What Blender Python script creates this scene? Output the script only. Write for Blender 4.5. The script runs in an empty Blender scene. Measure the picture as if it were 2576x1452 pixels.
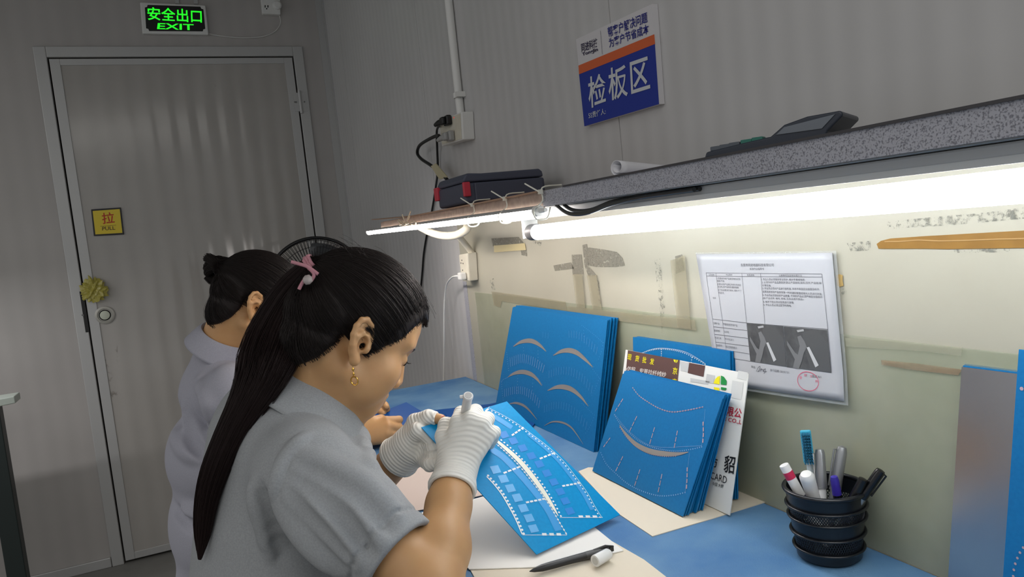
import bpy, bmesh, math, random
import numpy as np
from mathutils import Vector, Matrix

random.seed(7); RNG = np.random.default_rng(7)
scene = bpy.context.scene
COL = scene.collection

# ------------------------------------------------------------------ camera
IMG_W, IMG_H = 2576, 1452
FPX = 1867.75
CAM = np.array([-0.7693, -3.8184, 1.3634])
CR = np.array([[0.911, -0.399, -0.103], [-0.128, -0.036, -0.991], [0.392, 0.916, -0.084]])
u_, s_, v_ = np.linalg.svd(CR); CR = u_ @ v_          # rows: right, down, forward
cd = bpy.data.cameras.new('camera'); cam = bpy.data.objects.new('camera', cd); COL.objects.link(cam)
M = Matrix.Identity(4)
for i in range(3):
    M[i][0] = CR[0][i]; M[i][1] = -CR[1][i]; M[i][2] = -CR[2][i]; M[i][3] = CAM[i]
cam.matrix_world = M
cd.sensor_width = 36.0; cd.lens = FPX / IMG_W * 36.0; cd.clip_start = 0.02; cd.clip_end = 50
scene.camera = cam

# ------------------------------------------------------------------ world, light, exposure
scene.view_settings.view_transform = 'Standard'
scene.view_settings.look = 'None'
scene.view_settings.gamma = 1.0
scene.view_settings.exposure = 0.0
scene.view_settings.use_curve_mapping = False
w = bpy.data.worlds.new('world'); scene.world = w; w.use_nodes = True
bg = w.node_tree.nodes['Background']; bg.inputs[0].default_value = (0.95, 0.97, 1.0, 1); bg.inputs[1].default_value = 0.43
TUBE_EMIT = 14.0
THIN_TUBE_EMIT = 54.0


def area_light(name, loc, target, sx, sy, power, color):
    l = bpy.data.lights.new(name, 'AREA'); l.shape = 'RECTANGLE'; l.size = sx; l.size_y = sy; l.energy = power; l.color = color
    o = bpy.data.objects.new(name, l); COL.objects.link(o); o.location = loc
    o.rotation_euler = (Vector(target) - Vector(loc)).to_track_quat('-Z', 'Y').to_euler()
    return o


area_light('ceiling_lamp_light', (-1.9, -4.8, 2.72), (-1.9, -4.8, 0), 2.8, 2.0, 27, (1.0, 0.97, 0.93))
area_light('ceiling_lamp_light.001', (-3.6, -2.2, 2.72), (-3.6, -2.2, 0), 1.6, 1.6, 17, (1.0, 0.97, 0.95))

area_light('side_fill_light', (-2.15, -.75, 1.37), (-2.15, -.70, 0), 1.3, 0.04, 6.0, (1.0, 0.98, 1.0))  # unseen fill light, added to brighten the lower left wall


# ------------------------------------------------------------------ picture measurements -> places in the room
def ray(x, y):
    return CR.T @ np.array([(x - IMG_W / 2) / FPX, (y - IMG_H / 2) / FPX, 1.0])
def onx(x, y, X): d = ray(x, y); return CAM + d * ((X - CAM[0]) / d[0])
def ony(x, y, Y): d = ray(x, y); return CAM + d * ((Y - CAM[1]) / d[1])
def onz(x, y, Z): d = ray(x, y); return CAM + d * ((Z - CAM[2]) / d[2])
def dep(x, y, t): return CAM + ray(x, y) * t
def nrm(v): v = np.asarray(v, float); return v / np.linalg.norm(v)


class Plane:
    """A flat face in the room; at() puts a measured mark on it."""
    def __init__(s, a, b, c):
        s.p = np.asarray(a, float); s.n = nrm(np.cross(np.asarray(b) - s.p, np.asarray(c) - s.p))
        if s.n @ (CAM - s.p) < 0: s.n = -s.n
    def at(s, x, y, off=0.0):
        d = ray(x, y); return CAM + d * (((s.p - CAM) @ s.n) / (d @ s.n)) + s.n * off


# ------------------------------------------------------------------ materials
def lin(c):
    c = np.asarray(c, float) / 255.0
    return tuple(np.where(c <= 0.04045, c / 12.92, ((c + 0.055) / 1.055) ** 2.4)) + (1.0,)


def mat(name, rgb, rough=0.5, metal=0.0, noise=None, bump=None, emit=None, alpha=None, spec=None, sss=None, coat=None, trans=None):
    """noise=(scale, rgb2, contrast)  bump=(scale, strength, distance)"""
    m = bpy.data.materials.new(name); m.use_nodes = True
    nt = m.node_tree; b = nt.nodes['Principled BSDF']
    b.inputs['Base Color'].default_value = lin(rgb); b.inputs['Roughness'].default_value = rough; b.inputs['Metallic'].default_value = metal
    if spec is not None: b.inputs['Specular IOR Level'].default_value = spec
    if coat: b.inputs['Coat Weight'].default_value = coat; b.inputs['Coat Roughness'].default_value = 0.1
    if trans: b.inputs['Transmission Weight'].default_value = trans
    if sss:
        b.inputs['Subsurface Weight'].default_value = sss; b.inputs['Subsurface Radius'].default_value = (0.012, 0.005, 0.003); b.inputs['Subsurface Scale'].default_value = 0.6
    if emit: b.inputs['Emission Color'].default_value = lin(emit[0]); b.inputs['Emission Strength'].default_value = emit[1]
    if alpha is not None: b.inputs['Alpha'].default_value = alpha
    tc = nt.nodes.new('ShaderNodeTexCoord')
    if noise:
        n = nt.nodes.new('ShaderNodeTexNoise'); n.inputs['Scale'].default_value = noise[0]; n.inputs['Detail'].default_value = 5
        nt.links.new(tc.outputs['Object'], n.inputs['Vector'])
        r = nt.nodes.new('ShaderNodeValToRGB'); h = 0.5 / max(noise[2], 1e-3)
        r.color_ramp.elements[0].position = max(0, 0.5 - h * .5); r.color_ramp.elements[1].position = min(1, 0.5 + h * .5)
        r.color_ramp.elements[0].color = lin(rgb); r.color_ramp.elements[1].color = lin(noise[1])
        nt.links.new(n.outputs['Fac'], r.inputs['Fac']); nt.links.new(r.outputs['Color'], b.inputs['Base Color'])
    if bump:
        n2 = nt.nodes.new('ShaderNodeTexNoise'); n2.inputs['Scale'].default_value = bump[0]; n2.inputs['Detail'].default_value = 3
        nt.links.new(tc.outputs['Object'], n2.inputs['Vector'])
        bp = nt.nodes.new('ShaderNodeBump'); bp.inputs['Strength'].default_value = bump[1]; bp.inputs['Distance'].default_value = bump[2]
        nt.links.new(n2.outputs['Fac'], bp.inputs['Height']); nt.links.new(bp.outputs['Normal'], b.inputs['Normal'])
    return m


def ribbed_panel_mat(name, rgb, rgb2, axis, period, depth, rough, rough2, wob=0.0, tone=None):
    """Painted steel sandwich panel with fine rolled ribs and slightly uneven gloss."""
    m = bpy.data.materials.new(name); m.use_nodes = True
    nt = m.node_tree; N = nt.nodes; L = nt.links; b = N['Principled BSDF']
    tc = N.new('ShaderNodeTexCoord'); sp = N.new('ShaderNodeSeparateXYZ'); L.new(tc.outputs['Object'], sp.inputs[0])
    mm = N.new('ShaderNodeMath'); mm.operation = 'MULTIPLY'; mm.inputs[1].default_value = 2 * math.pi / period; L.new(sp.outputs[axis], mm.inputs[0])
    nz = N.new('ShaderNodeTexNoise'); nz.inputs['Scale'].default_value = 2.2; nz.inputs['Detail'].default_value = 2; L.new(tc.outputs['Object'], nz.inputs['Vector'])
    ad = N.new('ShaderNodeMath'); ad.operation = 'MULTIPLY_ADD'; ad.inputs[1].default_value = wob; L.new(nz.outputs['Fac'], ad.inputs[0]); L.new(mm.outputs[0], ad.inputs[2])
    si = N.new('ShaderNodeMath'); si.operation = 'SINE'; L.new(ad.outputs[0], si.inputs[0])
    bp = N.new('ShaderNodeBump'); bp.inputs['Strength'].default_value = 1.0; bp.inputs['Distance'].default_value = depth
    n3 = N.new('ShaderNodeTexNoise'); n3.inputs['Scale'].default_value = 9.0; n3.inputs['Detail'].default_value = 1
    mp = N.new('ShaderNodeMapping'); mp.inputs['Scale'].default_value = (1, 1, 0.6); L.new(tc.outputs['Object'], mp.inputs[0]); L.new(mp.outputs[0], n3.inputs['Vector'])
    ma = N.new('ShaderNodeMath'); ma.operation = 'MULTIPLY_ADD'; ma.inputs[1].default_value = 1.2; L.new(n3.outputs['Fac'], ma.inputs[0]); L.new(si.outputs[0], ma.inputs[2])
    L.new(ma.outputs[0], bp.inputs['Height']); L.new(bp.outputs['Normal'], b.inputs['Normal'])
    n4 = N.new('ShaderNodeTexNoise'); n4.inputs['Scale'].default_value = 3.0; n4.inputs['Detail'].default_value = 6; L.new(tc.outputs['Object'], n4.inputs['Vector'])
    r = N.new('ShaderNodeValToRGB'); r.color_ramp.elements[0].position = .3; r.color_ramp.elements[1].position = .7
    r.color_ramp.elements[0].color = lin(rgb); r.color_ramp.elements[1].color = lin(rgb2); L.new(n4.outputs['Fac'], r.inputs[0]); 
    mx = N.new('ShaderNodeMix'); mx.data_type = 'RGBA'; mx.blend_type = 'MULTIPLY'; mx.inputs['Factor'].default_value = 0.04
    L.new(r.outputs[0], mx.inputs['A'])
    g = N.new('ShaderNodeMath'); g.operation = 'MULTIPLY_ADD'; g.inputs[1].default_value = .5; g.inputs[2].default_value = .5; L.new(si.outputs[0], g.inputs[0])
    L.new(g.outputs[0], mx.inputs['B']); L.new(mx.outputs['Result'], b.inputs['Base Color'])  # rib valleys slightly darkened: rib shade put into the base colour
    b.inputs['Roughness'].default_value = rough
    return m


def stain_mat(name, rgb, scale, lo, hi, rough=0.7, alpha=1.0, stretch=(1, 1, 1)):
    """Patchy worn film: opaque only where a noise field is high."""
    m = mat(name, rgb, rough); nt = m.node_tree; b = nt.nodes['Principled BSDF']
    tc = nt.nodes.new('ShaderNodeTexCoord'); mp = nt.nodes.new('ShaderNodeMapping'); mp.inputs['Scale'].default_value = stretch
    n = nt.nodes.new('ShaderNodeTexNoise'); n.inputs['Scale'].default_value = scale; n.inputs['Detail'].default_value = 8; n.inputs['Roughness'].default_value = .7
    nt.links.new(tc.outputs['Object'], mp.inputs[0]); nt.links.new(mp.outputs[0], n.inputs['Vector'])
    r = nt.nodes.new('ShaderNodeMapRange'); r.inputs[1].default_value = lo; r.inputs[2].default_value = hi; r.inputs[3].default_value = 0; r.inputs[4].default_value = alpha
    nt.links.new(n.outputs['Fac'], r.inputs[0]); nt.links.new(r.outputs[0], b.inputs['Alpha'])
    return m


# ------------------------------------------------------------------ objects
def tag(o, label=None, cat=None, group=None, kind=None):
    if label: o['label'] = label
    if cat: o['category'] = cat
    if group: o['group'] = group
    if kind: o['kind'] = kind
    return o


def empty(name, loc, label=None, cat=None, group=None, kind=None):
    o = bpy.data.objects.new(name, None); COL.objects.link(o); o.location = Vector(loc); o.empty_display_size = .02
    return tag(o, label, cat, group, kind)


class MB:
    """Collects shapes and links them as one mesh object."""
    def __init__(s): s.v = []; s.f = []
    def add(s, vs, fs):
        k = len(s.v); s.v += [tuple(map(float, p)) for p in vs]; s.f += [tuple(i + k for i in f) for f in fs]; return s
    def box(s, c, size, R=None):
        c = np.asarray(c, float); h = np.asarray(size, float) / 2; R = np.eye(3) if R is None else np.asarray(R, float)
        vs = [c + R @ (h * np.array(q)) for q in [(-1,-1,-1),(1,-1,-1),(1,1,-1),(-1,1,-1),(-1,-1,1),(1,-1,1),(1,1,1),(-1,1,1)]]
        return s.add(vs, [(0,3,2,1),(4,5,6,7),(0,1,5,4),(1,2,6,5),(2,3,7,6),(3,0,4,7)])
    def span(s, a, b):
        a = np.asarray(a, float); b = np.asarray(b, float); return s.box((a + b) / 2, np.abs(b - a))
    def slab(s, quad, th):
        """quad: corner points of the front face; th: thickness vector."""
        q = [np.asarray(p, float) for p in quad]; n = len(q); t = np.asarray(th, float)
        return s.add(q + [p + t for p in q], [tuple(range(n)), tuple(range(2 * n - 1, n - 1, -1))] + [(i, i + n, (i + 1) % n + n, (i + 1) % n) for i in range(n)])
    def tube(s, pts, r, n=12, caps=True, flat=None):
        pts = [np.asarray(p, float) for p in pts]; m = len(pts); r = [r] * m if np.isscalar(r) else list(r)
        t0 = nrm(pts[1] - pts[0]); a = nrm(np.cross(t0, [0.3, 0.2, 1.0])) if abs(t0[2]) < .95 else nrm(np.cross(t0, [1, 0, 0]))
        vs = []
        for i in range(m):
            t = nrm(pts[min(i + 1, m - 1)] - pts[max(i - 1, 0)]); a = nrm(a - t * (a @ t)); b = np.cross(t, a)
            for k in range(n):
                w_ = 2 * math.pi * k / n; vs.append(pts[i] + r[i] * (a * math.cos(w_) + b * math.sin(w_)))
        fs = [(i * n + k, i * n + (k + 1) % n, (i + 1) * n + (k + 1) % n, (i + 1) * n + k) for i in range(m - 1) for k in range(n)]
        if caps: fs += [tuple(range(n - 1, -1, -1)), tuple((m - 1) * n + k for k in range(n))]
        return s.add(vs, fs)
    def lathe(s, prof, c=(0, 0, 0), axis=(0, 0, 1), n=32, closed=False):
        """prof: (radius, height) pairs along the axis."""
        ax = nrm(axis); a = nrm(np.cross(ax, [0.1, 1, 0.2] if abs(ax[1]) < .9 else [1, 0, .1])); b = np.cross(ax, a); c = np.asarray(c, float); m = len(prof)
        vs = [c + ax * h + rr * (a * math.cos(2 * math.pi * k / n) + b * math.sin(2 * math.pi * k / n)) for rr, h in prof for k in range(n)]
        fs = [(i * n + k, i * n + (k + 1) % n, (i + 1) * n + (k + 1) % n, (i + 1) * n + k) for i in range(m - 1) for k in range(n)]
        if closed: fs += [((m - 1) * n + k, (m - 1) * n + (k + 1) % n, (k + 1) % n, k) for k in range(n)]
        else:
            fs += [tuple(range(n - 1, -1, -1))] if prof[0][0] > 1e-6 else []
            fs += [tuple((m - 1) * n + k for k in range(n))] if prof[-1][0] > 1e-6 else []
        return s.add(vs, fs)
    def grid(s, fn, nu, nv):
        vs = [fn(i / nu, j / nv) for j in range(nv + 1) for i in range(nu + 1)]
        return s.add(vs, [(j * (nu + 1) + i, j * (nu + 1) + i + 1, (j + 1) * (nu + 1) + i + 1, (j + 1) * (nu + 1) + i) for j in range(nv) for i in range(nu)])
    def stroke(s, pts, w_, nvec):
        pts = [np.asarray(p, float) for p in pts]; m = len(pts); w_ = [w_] * m if np.isscalar(w_) else w_; vs = []
        for i in range(m):
            t = nrm(pts[min(i + 1, m - 1)] - pts[max(i - 1, 0)]); q = nrm(np.cross(nvec, t)) * w_[i] / 2; vs += [pts[i] - q, pts[i] + q]
        return s.add(vs, [(2 * i, 2 * i + 2, 2 * i + 3, 2 * i + 1) for i in range(m - 1)])
    def dot(s, p, r, nvec, n=8):
        a = nrm(np.cross(nvec, [0.2, .3, 1])); b = np.cross(nvec, a)
        return s.add([np.asarray(p) + r * (a * math.cos(6.2832 * k / n) + b * math.sin(6.2832 * k / n)) for k in range(n)], [tuple(range(n))])
    def build(s, name, m, parent=None, smooth=None, bevel=0, sub=0, seg=2):
        me = bpy.data.meshes.new(name)
        org = np.zeros(3)
        if parent is None and s.v:
            a = np.array(s.v); org = np.array([(a[:, 0].min() + a[:, 0].max()) / 2, (a[:, 1].min() + a[:, 1].max()) / 2, a[:, 2].min()])
        elif parent is not None: org = np.array(root_loc(parent))
        me.from_pydata([tuple(np.asarray(p) - org) for p in s.v], [], s.f); me.update()
        bm = bmesh.new(); bm.from_mesh(me); bmesh.ops.recalc_face_normals(bm, faces=bm.faces); bm.to_mesh(me); bm.free()
        o = bpy.data.objects.new(name, me); COL.objects.link(o); me.materials.append(m)
        if parent is not None: o.parent = parent; o.location = (0, 0, 0)
        else: o.location = Vector(org)
        if smooth is not None:
            me.polygons.foreach_set('use_smooth', [True] * len(me.polygons)); me.set_sharp_from_angle(angle=math.radians(smooth))
        if bevel:
            b = o.modifiers.new('bevel', 'BEVEL'); b.width = bevel; b.segments = seg; b.limit_method = 'ANGLE'; b.angle_limit = math.radians(40)
        if sub:
            b = o.modifiers.new('sub', 'SUBSURF'); b.levels = b.render_levels = sub
        return o


def root_loc(o):
    l = Vector((0, 0, 0))
    while o is not None: l = l + Vector(o.location); o = o.parent
    return l


def cr(pts, n=8):
    """smooth curve through points"""
    P = [np.asarray(p, float) for p in pts]; P = [2 * P[0] - P[1]] + P + [2 * P[-1] - P[-2]]; out = []
    for i in range(1, len(P) - 2):
        for k in range(n):
            t = k / n; a, b, c, d = P[i - 1:i + 3]
            out.append(.5 * (2 * b + (c - a) * t + (2 * a - 5 * b + 4 * c - d) * t * t + (3 * b - a - 3 * c + d) * t ** 3))
    out.append(P[-2]); return out


def text2d(s, bold=0.0):
    cu = bpy.data.curves.new('tmp', 'FONT'); cu.body = s; cu.size = 1.0; cu.offset = bold; cu.resolution_u = 3; cu.fill_mode = 'FRONT'
    o = bpy.data.objects.new('tmp', cu); COL.objects.link(o)
    dg = bpy.context.evaluated_depsgraph_get(); me = bpy.data.meshes.new_from_object(o.evaluated_get(dg))
    v = np.array([tuple(p.co)[:2] for p in me.vertices]); f = [tuple(p.vertices) for p in me.polygons]
    bpy.data.objects.remove(o); bpy.data.curves.remove(cu); bpy.data.meshes.remove(me)
    v -= v.min(0); v /= np.maximum(v.max(0), 1e-6); return v, f


def put_text(mb, s, quad, bold=0.0, off=(0, 0, 0)):
    """quad: TL,TR,BR,BL places for the text's bounding box."""
    v, f = text2d(s, bold); tl, tr, br, bl = [np.asarray(q, float) for q in quad]; off = np.asarray(off, float)
    mb.add([(bl * (1 - a) + br * a) * (1 - b) + (tl * (1 - a) + tr * a) * b + off for a, b in v], f)


def copy_tree(o, parent=None):
    c = o.copy(); COL.objects.link(c); c.parent = parent
    for ch in list(o.children): copy_tree(ch, c)
    return c


# ------------------------------------------------------------------ shared materials
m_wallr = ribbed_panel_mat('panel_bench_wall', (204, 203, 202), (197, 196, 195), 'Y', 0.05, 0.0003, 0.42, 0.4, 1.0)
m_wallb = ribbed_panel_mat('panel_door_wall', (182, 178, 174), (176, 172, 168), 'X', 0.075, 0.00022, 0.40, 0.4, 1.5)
m_door = ribbed_panel_mat('door_sheet', (180, 176, 170), (172, 168, 162), 'X', 0.085, 0.0007, 0.14, 0.2, 2.0)
m_alu = mat('aluminium_profile', (186, 186, 184), 0.38, 0.25)
m_black = mat('black_gap', (6, 6, 6), 0.8)
m_floor = mat('grey_floor_paint', (130, 129, 124), .55, noise=(6, (114, 113, 109), 1.2))
m_ceil = mat('ceiling_panel', (200, 200, 198), 0.6)
m_white = mat('white_plastic', (226, 226, 222), 0.4)
m_cream = mat('aged_white_plastic', (222, 217, 200), 0.45, noise=(14, (204, 197, 178), 1.2))
m_blackpl = mat('black_plastic', (14, 14, 15), 0.4)
m_cable = mat('black_cable', (12, 12, 13), 0.45)
m_screw = mat('steel_screw', (120, 120, 118), 0.35, 0.9)

# ------------------------------------------------------------------ the room
Z_T = 0.90                                      # bench top
DXL, DXR, DZT = -1.215, -0.177, 2.294           # door slab in the back wall
ROOM_X, ROOM_Y, CEIL = -4.6, -6.5, 2.78

MB().span((ROOM_X, ROOM_Y, -.1), (0.1, 0.1, 0)).build('floor', m_floor)['kind'] = 'structure'
MB().span((ROOM_X, ROOM_Y, CEIL), (0.1, 0.1, CEIL + .1)).build('ceiling', m_ceil)['kind'] = 'structure'
PW = 1.145
ws = MB()
ye = 0.0
seams = [-.321, -1.466, -2.611, -3.756, -4.9, -6.04]
prev = 0.06
for sy in seams + [ROOM_Y]:
    ws.span((0, prev - .0015, 0), (.06, sy + .0015, CEIL)); prev = sy
ws.span((.003, 0.06, 0), (.06, ROOM_Y, CEIL))
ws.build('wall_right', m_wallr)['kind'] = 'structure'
wb = MB()
wb.span((ROOM_X, 0, 0), (DXL - .004, .06, CEIL)).span((DXR + .004, 0, 0), (0.0, .06, CEIL)).span((DXL - .004, 0, DZT + .005), (DXR + .004, .06, CEIL))
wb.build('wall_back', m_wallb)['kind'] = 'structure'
# corner angle between the walls
t = MB().span((-.035, -.004, 0), (-.001, -.0005, CEIL)).span((-.004, -.035, 0), (-.0005, -.001, CEIL)).build('trim_1', m_alu); t['kind'] = 'structure'
b_ = MB().span((ROOM_X, -.012, 0), (DXL - .055, -.0005, .045)).span((DXR + .055, -.012, 0), (-.04, -.0005, .045)).build('baseboard_back', m_alu, bevel=.003); b_['kind'] = 'structure'

# door: frame, slab, edge profiles, hinge, lock hole, strike plate
door = empty('door_1', ((DXL + DXR) / 2, 0, 0), kind='structure')
fr = MB()
for a, b in (((DXL - .052, -.014, 0), (DXL - .004, -.0005, DZT + .052)), ((DXR + .004, -.014, 0), (DXR + .052, -.0005, DZT + .052)), ((DXL - .004, -.014, DZT + .005), (DXR + .004, -.0005, DZT + .052))):
    fr.span(a, b)
fr.build('door_frame', m_alu, door, bevel=.003)
MB().span((DXL - .004, .04, 0), (DXR + .004, .058, DZT + .005)).build('door_gap_shade', m_black, door)  # black sheet added behind the slab to keep the door gap dark
MB().span((DXL + .003, -.008, .012), (DXR - .003, .034, DZT - .002)).build('door_panel', m_door, door)
ep = MB()
for a, b in (((DXL + .003, -.012, .012), (DXL + .043, -.008, DZT - .002)), ((DXR - .043, -.012, .012), (DXR - .003, -.008, DZT - .002)), ((DXL + .043, -.012, DZT - .03), (DXR - .043, -.008, DZT - .002)), ((DXL + .043, -.012, .012), (DXR - .043, -.008, .045))):
    ep.span(a, b)
ep.build('edge_profile', m_alu, door, bevel=.0015)
h = MB(); p0 = ony(752, 228, -.018); p1 = ony(757, 285, -.018)
h.tube([(p0[0], -.018, p0[2]), (p0[0], -.018, p1[2])], .008, 14)
h.span((p0[0] - .03, -.016, p1[2] + .01), (p0[0] + .03, -.0125, p0[2] - .01))
hg = h.build('hinge', m_alu, door, 40)
MB().lathe([(.004, -.003), (.004, .003)], (p0[0] - .02, -.0165, (p0[2] + p1[2]) / 2), (0, 1, 0), 10).lathe([(.004, -.003), (.004, .003)], (p0[0] + .02, -.0165, (p0[2] + p1[2]) / 2), (0, 1, 0), 10).build('hinge_screw', m_screw, hg)
lc = ony(264, 793, -.012)
lk = MB().lathe([(.040, 0), (.040, .002), (.034, .004), (.030, .004), (.027, .001), (.021, .001)], (lc[0], -.012, lc[2]), (0, -1, 0), 36).build('lock_rosette', mat('worn_lock_ring', (170, 168, 160), .4, .3), door, 30)
MB().lathe([(.020, 0), (.020, .004), (.016, .006), (0, .006)], (lc[0], -.012, lc[2]), (0, -1, 0), 28).build('lock_plug', mat('lock_plug', (198, 204, 186), .5), lk, 30)
MB().lathe([(.0245, 0), (.0245, .0015)], (lc[0], -.012, lc[2]), (0, -1, 0), 28).build('lock_gap', m_black, lk)
sp_ = ony(216, 780, -.015)
MB().span((DXL - .016, -.016, sp_[2] - .1), (DXL - .001, -.0145, sp_[2] + .085)).build('strike_plate', mat('strike_slot', (28, 27, 26), .6), door)
sm = MB()
for x, y, r_ in ((208, 793, 2), (742, 257, 2), (885, 590, 2)): sm.lathe([(.0045, 0), (.0045, .0025)], (ony(x, y, -.014)[0], -.0142, ony(x, y, -.014)[2]), (0, -1, 0), 10)
sm.build('frame_screw', m_screw, door)
st = MB()
for x0, y0, w0, h0 in ((262, 888, 22, 30), (270, 935, 26, 70), (180, 312, 10, 10), (540, 210, 16, 8), (475, 222, 18, 8)):
    st.add([ony(x0 - w0, y0 - h0, -.0085), ony(x0 + w0, y0 - h0, -.0085), ony(x0 + w0, y0 + h0, -.0085), ony(x0 - w0, y0 + h0, -.0085)], [(0, 1, 2, 3)])
st.build('scuff_marks', stain_mat('door_scuffs', (120, 112, 98), 18, .56, .75, alpha=.6), door)

# ------------------------------------------------------------------ signs on the door wall
ex = empty('exit_sign', ony(437, 45, 0), 'lit green exit sign in a pale frame above the grey door', 'exit sign')
q = [ony(x, y, -.022) for x, y in ((352, 5), (517, 13), (525, 87), (358, 84))]
MB().slab(q, (0, .0215, 0)).build('housing', m_white, ex, bevel=.005, seg=3)
ctr = sum(q) / 4
def shr(q, s, off): c = sum(q) / 4; return [c + (p - c) * s + np.array([0, off, 0]) for p in q]
qi = [ony(x, y, -.0225) for x, y in ((364, 12), (511, 17), (517, 79), (368, 78))]
def notched(q, k):
    tl, tr, br, bl = q; o = []
    for p, a, b in ((tl, bl, tr), (tr, tl, br), (br, tr, bl), (bl, br, tl)):
        ua = nrm(a - p); ub = nrm(b - p); o += [p + ua * k, p + (ua + ub) * k * .75, p + ub * k]
    return o
MB().slab(notched(qi, .012), (0, .002, 0)).build('black_panel', mat('exit_black', (12, 14, 12), .35), ex)
def text_on_y(mb, s, pts, y, bold): put_text(mb, s, [ony(px, py, y) for px, py in pts], bold)
gl = MB()
text_on_y(gl, '安全出口', ((370, 17), (507, 24), (508, 58), (372, 50)), -.0232, .014)
text_on_y(gl, 'EXIT', ((397, 58), (487, 61), (488, 76), (395, 73)), -.0232, .016)
gl.build('green_lettering', mat('exit_green', (40, 250, 40), .5, emit=((34, 242, 40), 1.0)), ex)
for x in (445, 492): MB().span(ony(x - 4, 9, -.008), ony(x + 4, -6, -.001)).build('hanging_tab', m_alu, ex)
cp = [ony(x, y, -.006) for x, y in ((525, 85), (560, 91), (610, 95), (660, 92), (690, 80), (705, 60), (703, 40), (692, 22))]
MB().tube(cr(cp), .0022, 6).build('power_cord', m_white, ex, 60)
so = empty('wall_socket', ony(682, 12, 0), 'white wall socket at the ceiling edge right of the exit sign', 'socket')
MB().slab([ony(x, y, -.03) for x, y in ((654, -26), (704, -22), (706, 36), (660, 34))], (0, .0295, 0)).build('socket_body', m_white, so, bevel=.004)
sl = MB()
for x, y, dx, dy in ((667, 16, 1.2, 3), (674, 16, 1.2, 3), (671, 22, 1.5, 1.5)): sl.slab([ony(x - dx, y - dy, -.0305), ony(x + dx, y - dy, -.0305), ony(x + dx, y + dy, -.0305), ony(x - dx, y + dy, -.0305)], (0, .0005, 0))
sl.build('socket_slot', m_black, so)
MB().lathe([(.02, 0), (.02, .012), (.014, .018), (0, .018)], ony(697, 14, -.030), (0, -1, 0), 20).build('plug', m_white, so, 40)

ps = empty('pull_sign', ony(270, 557, -.012), 'yellow square pull sign with black border on the door', 'sign')
q = [ony(x, y, -.016) for x, y in ((229, 527), (304, 522), (312, 590), (236, 594))]
MB().slab(q, (0, .0075, 0)).build('border_plate', m_blackpl, ps, bevel=.001)
q2 = [ony(x, y, -.0166) for x, y in ((233, 531), (301, 526), (308, 586), (240, 590))]
MB().slab(q2, (0, .0005, 0)).build('yellow_face', mat('sign_yellow', (226, 200, 30), .3), ps)
tr_ = MB(); text_on_y(tr_, '拉', ((255, 536), (286, 533), (289, 561), (258, 564)), -.0172, .012); tr_.build('red_character', mat('sign_red', (190, 50, 20), .5), ps)
tb = MB(); text_on_y(tb, 'PULL', ((257, 571), (289, 569), (290, 578), (257, 580)), -.0172, .012)
tb.stroke([ony(252, 569.5, -.0172), ony(292, 566.5, -.0172)], .0012, (0, -1, 0)); tb.build('pull_lettering', mat('sign_brown', (86, 60, 16), .5), ps)

# crumpled yellow film stuck over the latch edge of the door
bmy = bmesh.new(); bmesh.ops.create_icosphere(bmy, subdivisions=4, radius=1.0)
c = ony(236, 729, -.035); mb = MB(); vs = []
for v in bmy.verts:
    p = np.array(v.co); d = .78 + .20 * math.sin(7 * p[0] + 3 * p[2]) * math.cos(6 * p[2] - 4 * p[1]) + .16 * math.sin(13 * p[0] - 9 * p[2] + 5 * p[1]) + .07 * math.sin(25 * p[2] + 17 * p[0])
    vs.append(c + p * d * np.array([.060, .021, .060]))
mb.add(vs, [tuple(v.index for v in f.verts) for f in bmy.faces]); bmy.free()
yf = mb.build('yellow_film_ball', mat('yellow_film', (206, 196, 92), .18, trans=.35, alpha=.8)); tag(yf, 'crumpled yellow plastic film stuck over the door latch', 'plastic film')

# ------------------------------------------------------------------ things on the bench wall above the shelf
cn = empty('wall_conduit', (0, -1.79, 1.7), 'white plastic conduit pipe running up the wall above the double socket', 'conduit')
yc = onx(1150, 200, -.012)[1]
MB().tube([(-.012, yc + .002, 1.69), (-.012, yc, CEIL - .001)], .0115, 20).build('pipe', m_white, cn, 40)
zc = onx(1163, 235, -.012)[2]
ck = MB().span((-.027, yc - .024, zc - .007), (-.0005, yc - .0115, zc + .007)); ck.lathe([(.0155, -.007), (.0155, .007), (.012, .007), (.012, -.007)], (-.013, yc, zc), (0, 0, 1), 20, True)
ck.build('pipe_clip', m_white, cn, 30)

bx = empty('double_socket_box', (0, -1.77, 1.615), 'white surface mounted double socket box with two plugs on the wall', 'socket')
BX = -.036
fq = [onx(x, y, BX) for x, y in ((1103, 304), (1161, 281), (1165, 352), (1111, 368))]
MB().slab(fq, (-BX - .0005, 0, 0)).build('box_body', m_white, bx, bevel=.003)
fd = MB().slab([p + np.array([-.0012, 0, 0]) for p in shr(fq, .9, 0)], (.001, 0, 0)); fd.build('face_plate', m_cream, bx, bevel=.0005)
rl = MB().lathe([(.0018, 0), (.0018, .001)], onx(1142, 296, BX - .001), (-1, 0, 0), 10).build('red_indicator', mat('neon_red', (230, 40, 30), .4, emit=((255, 50, 40), .6)), bx)

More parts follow.
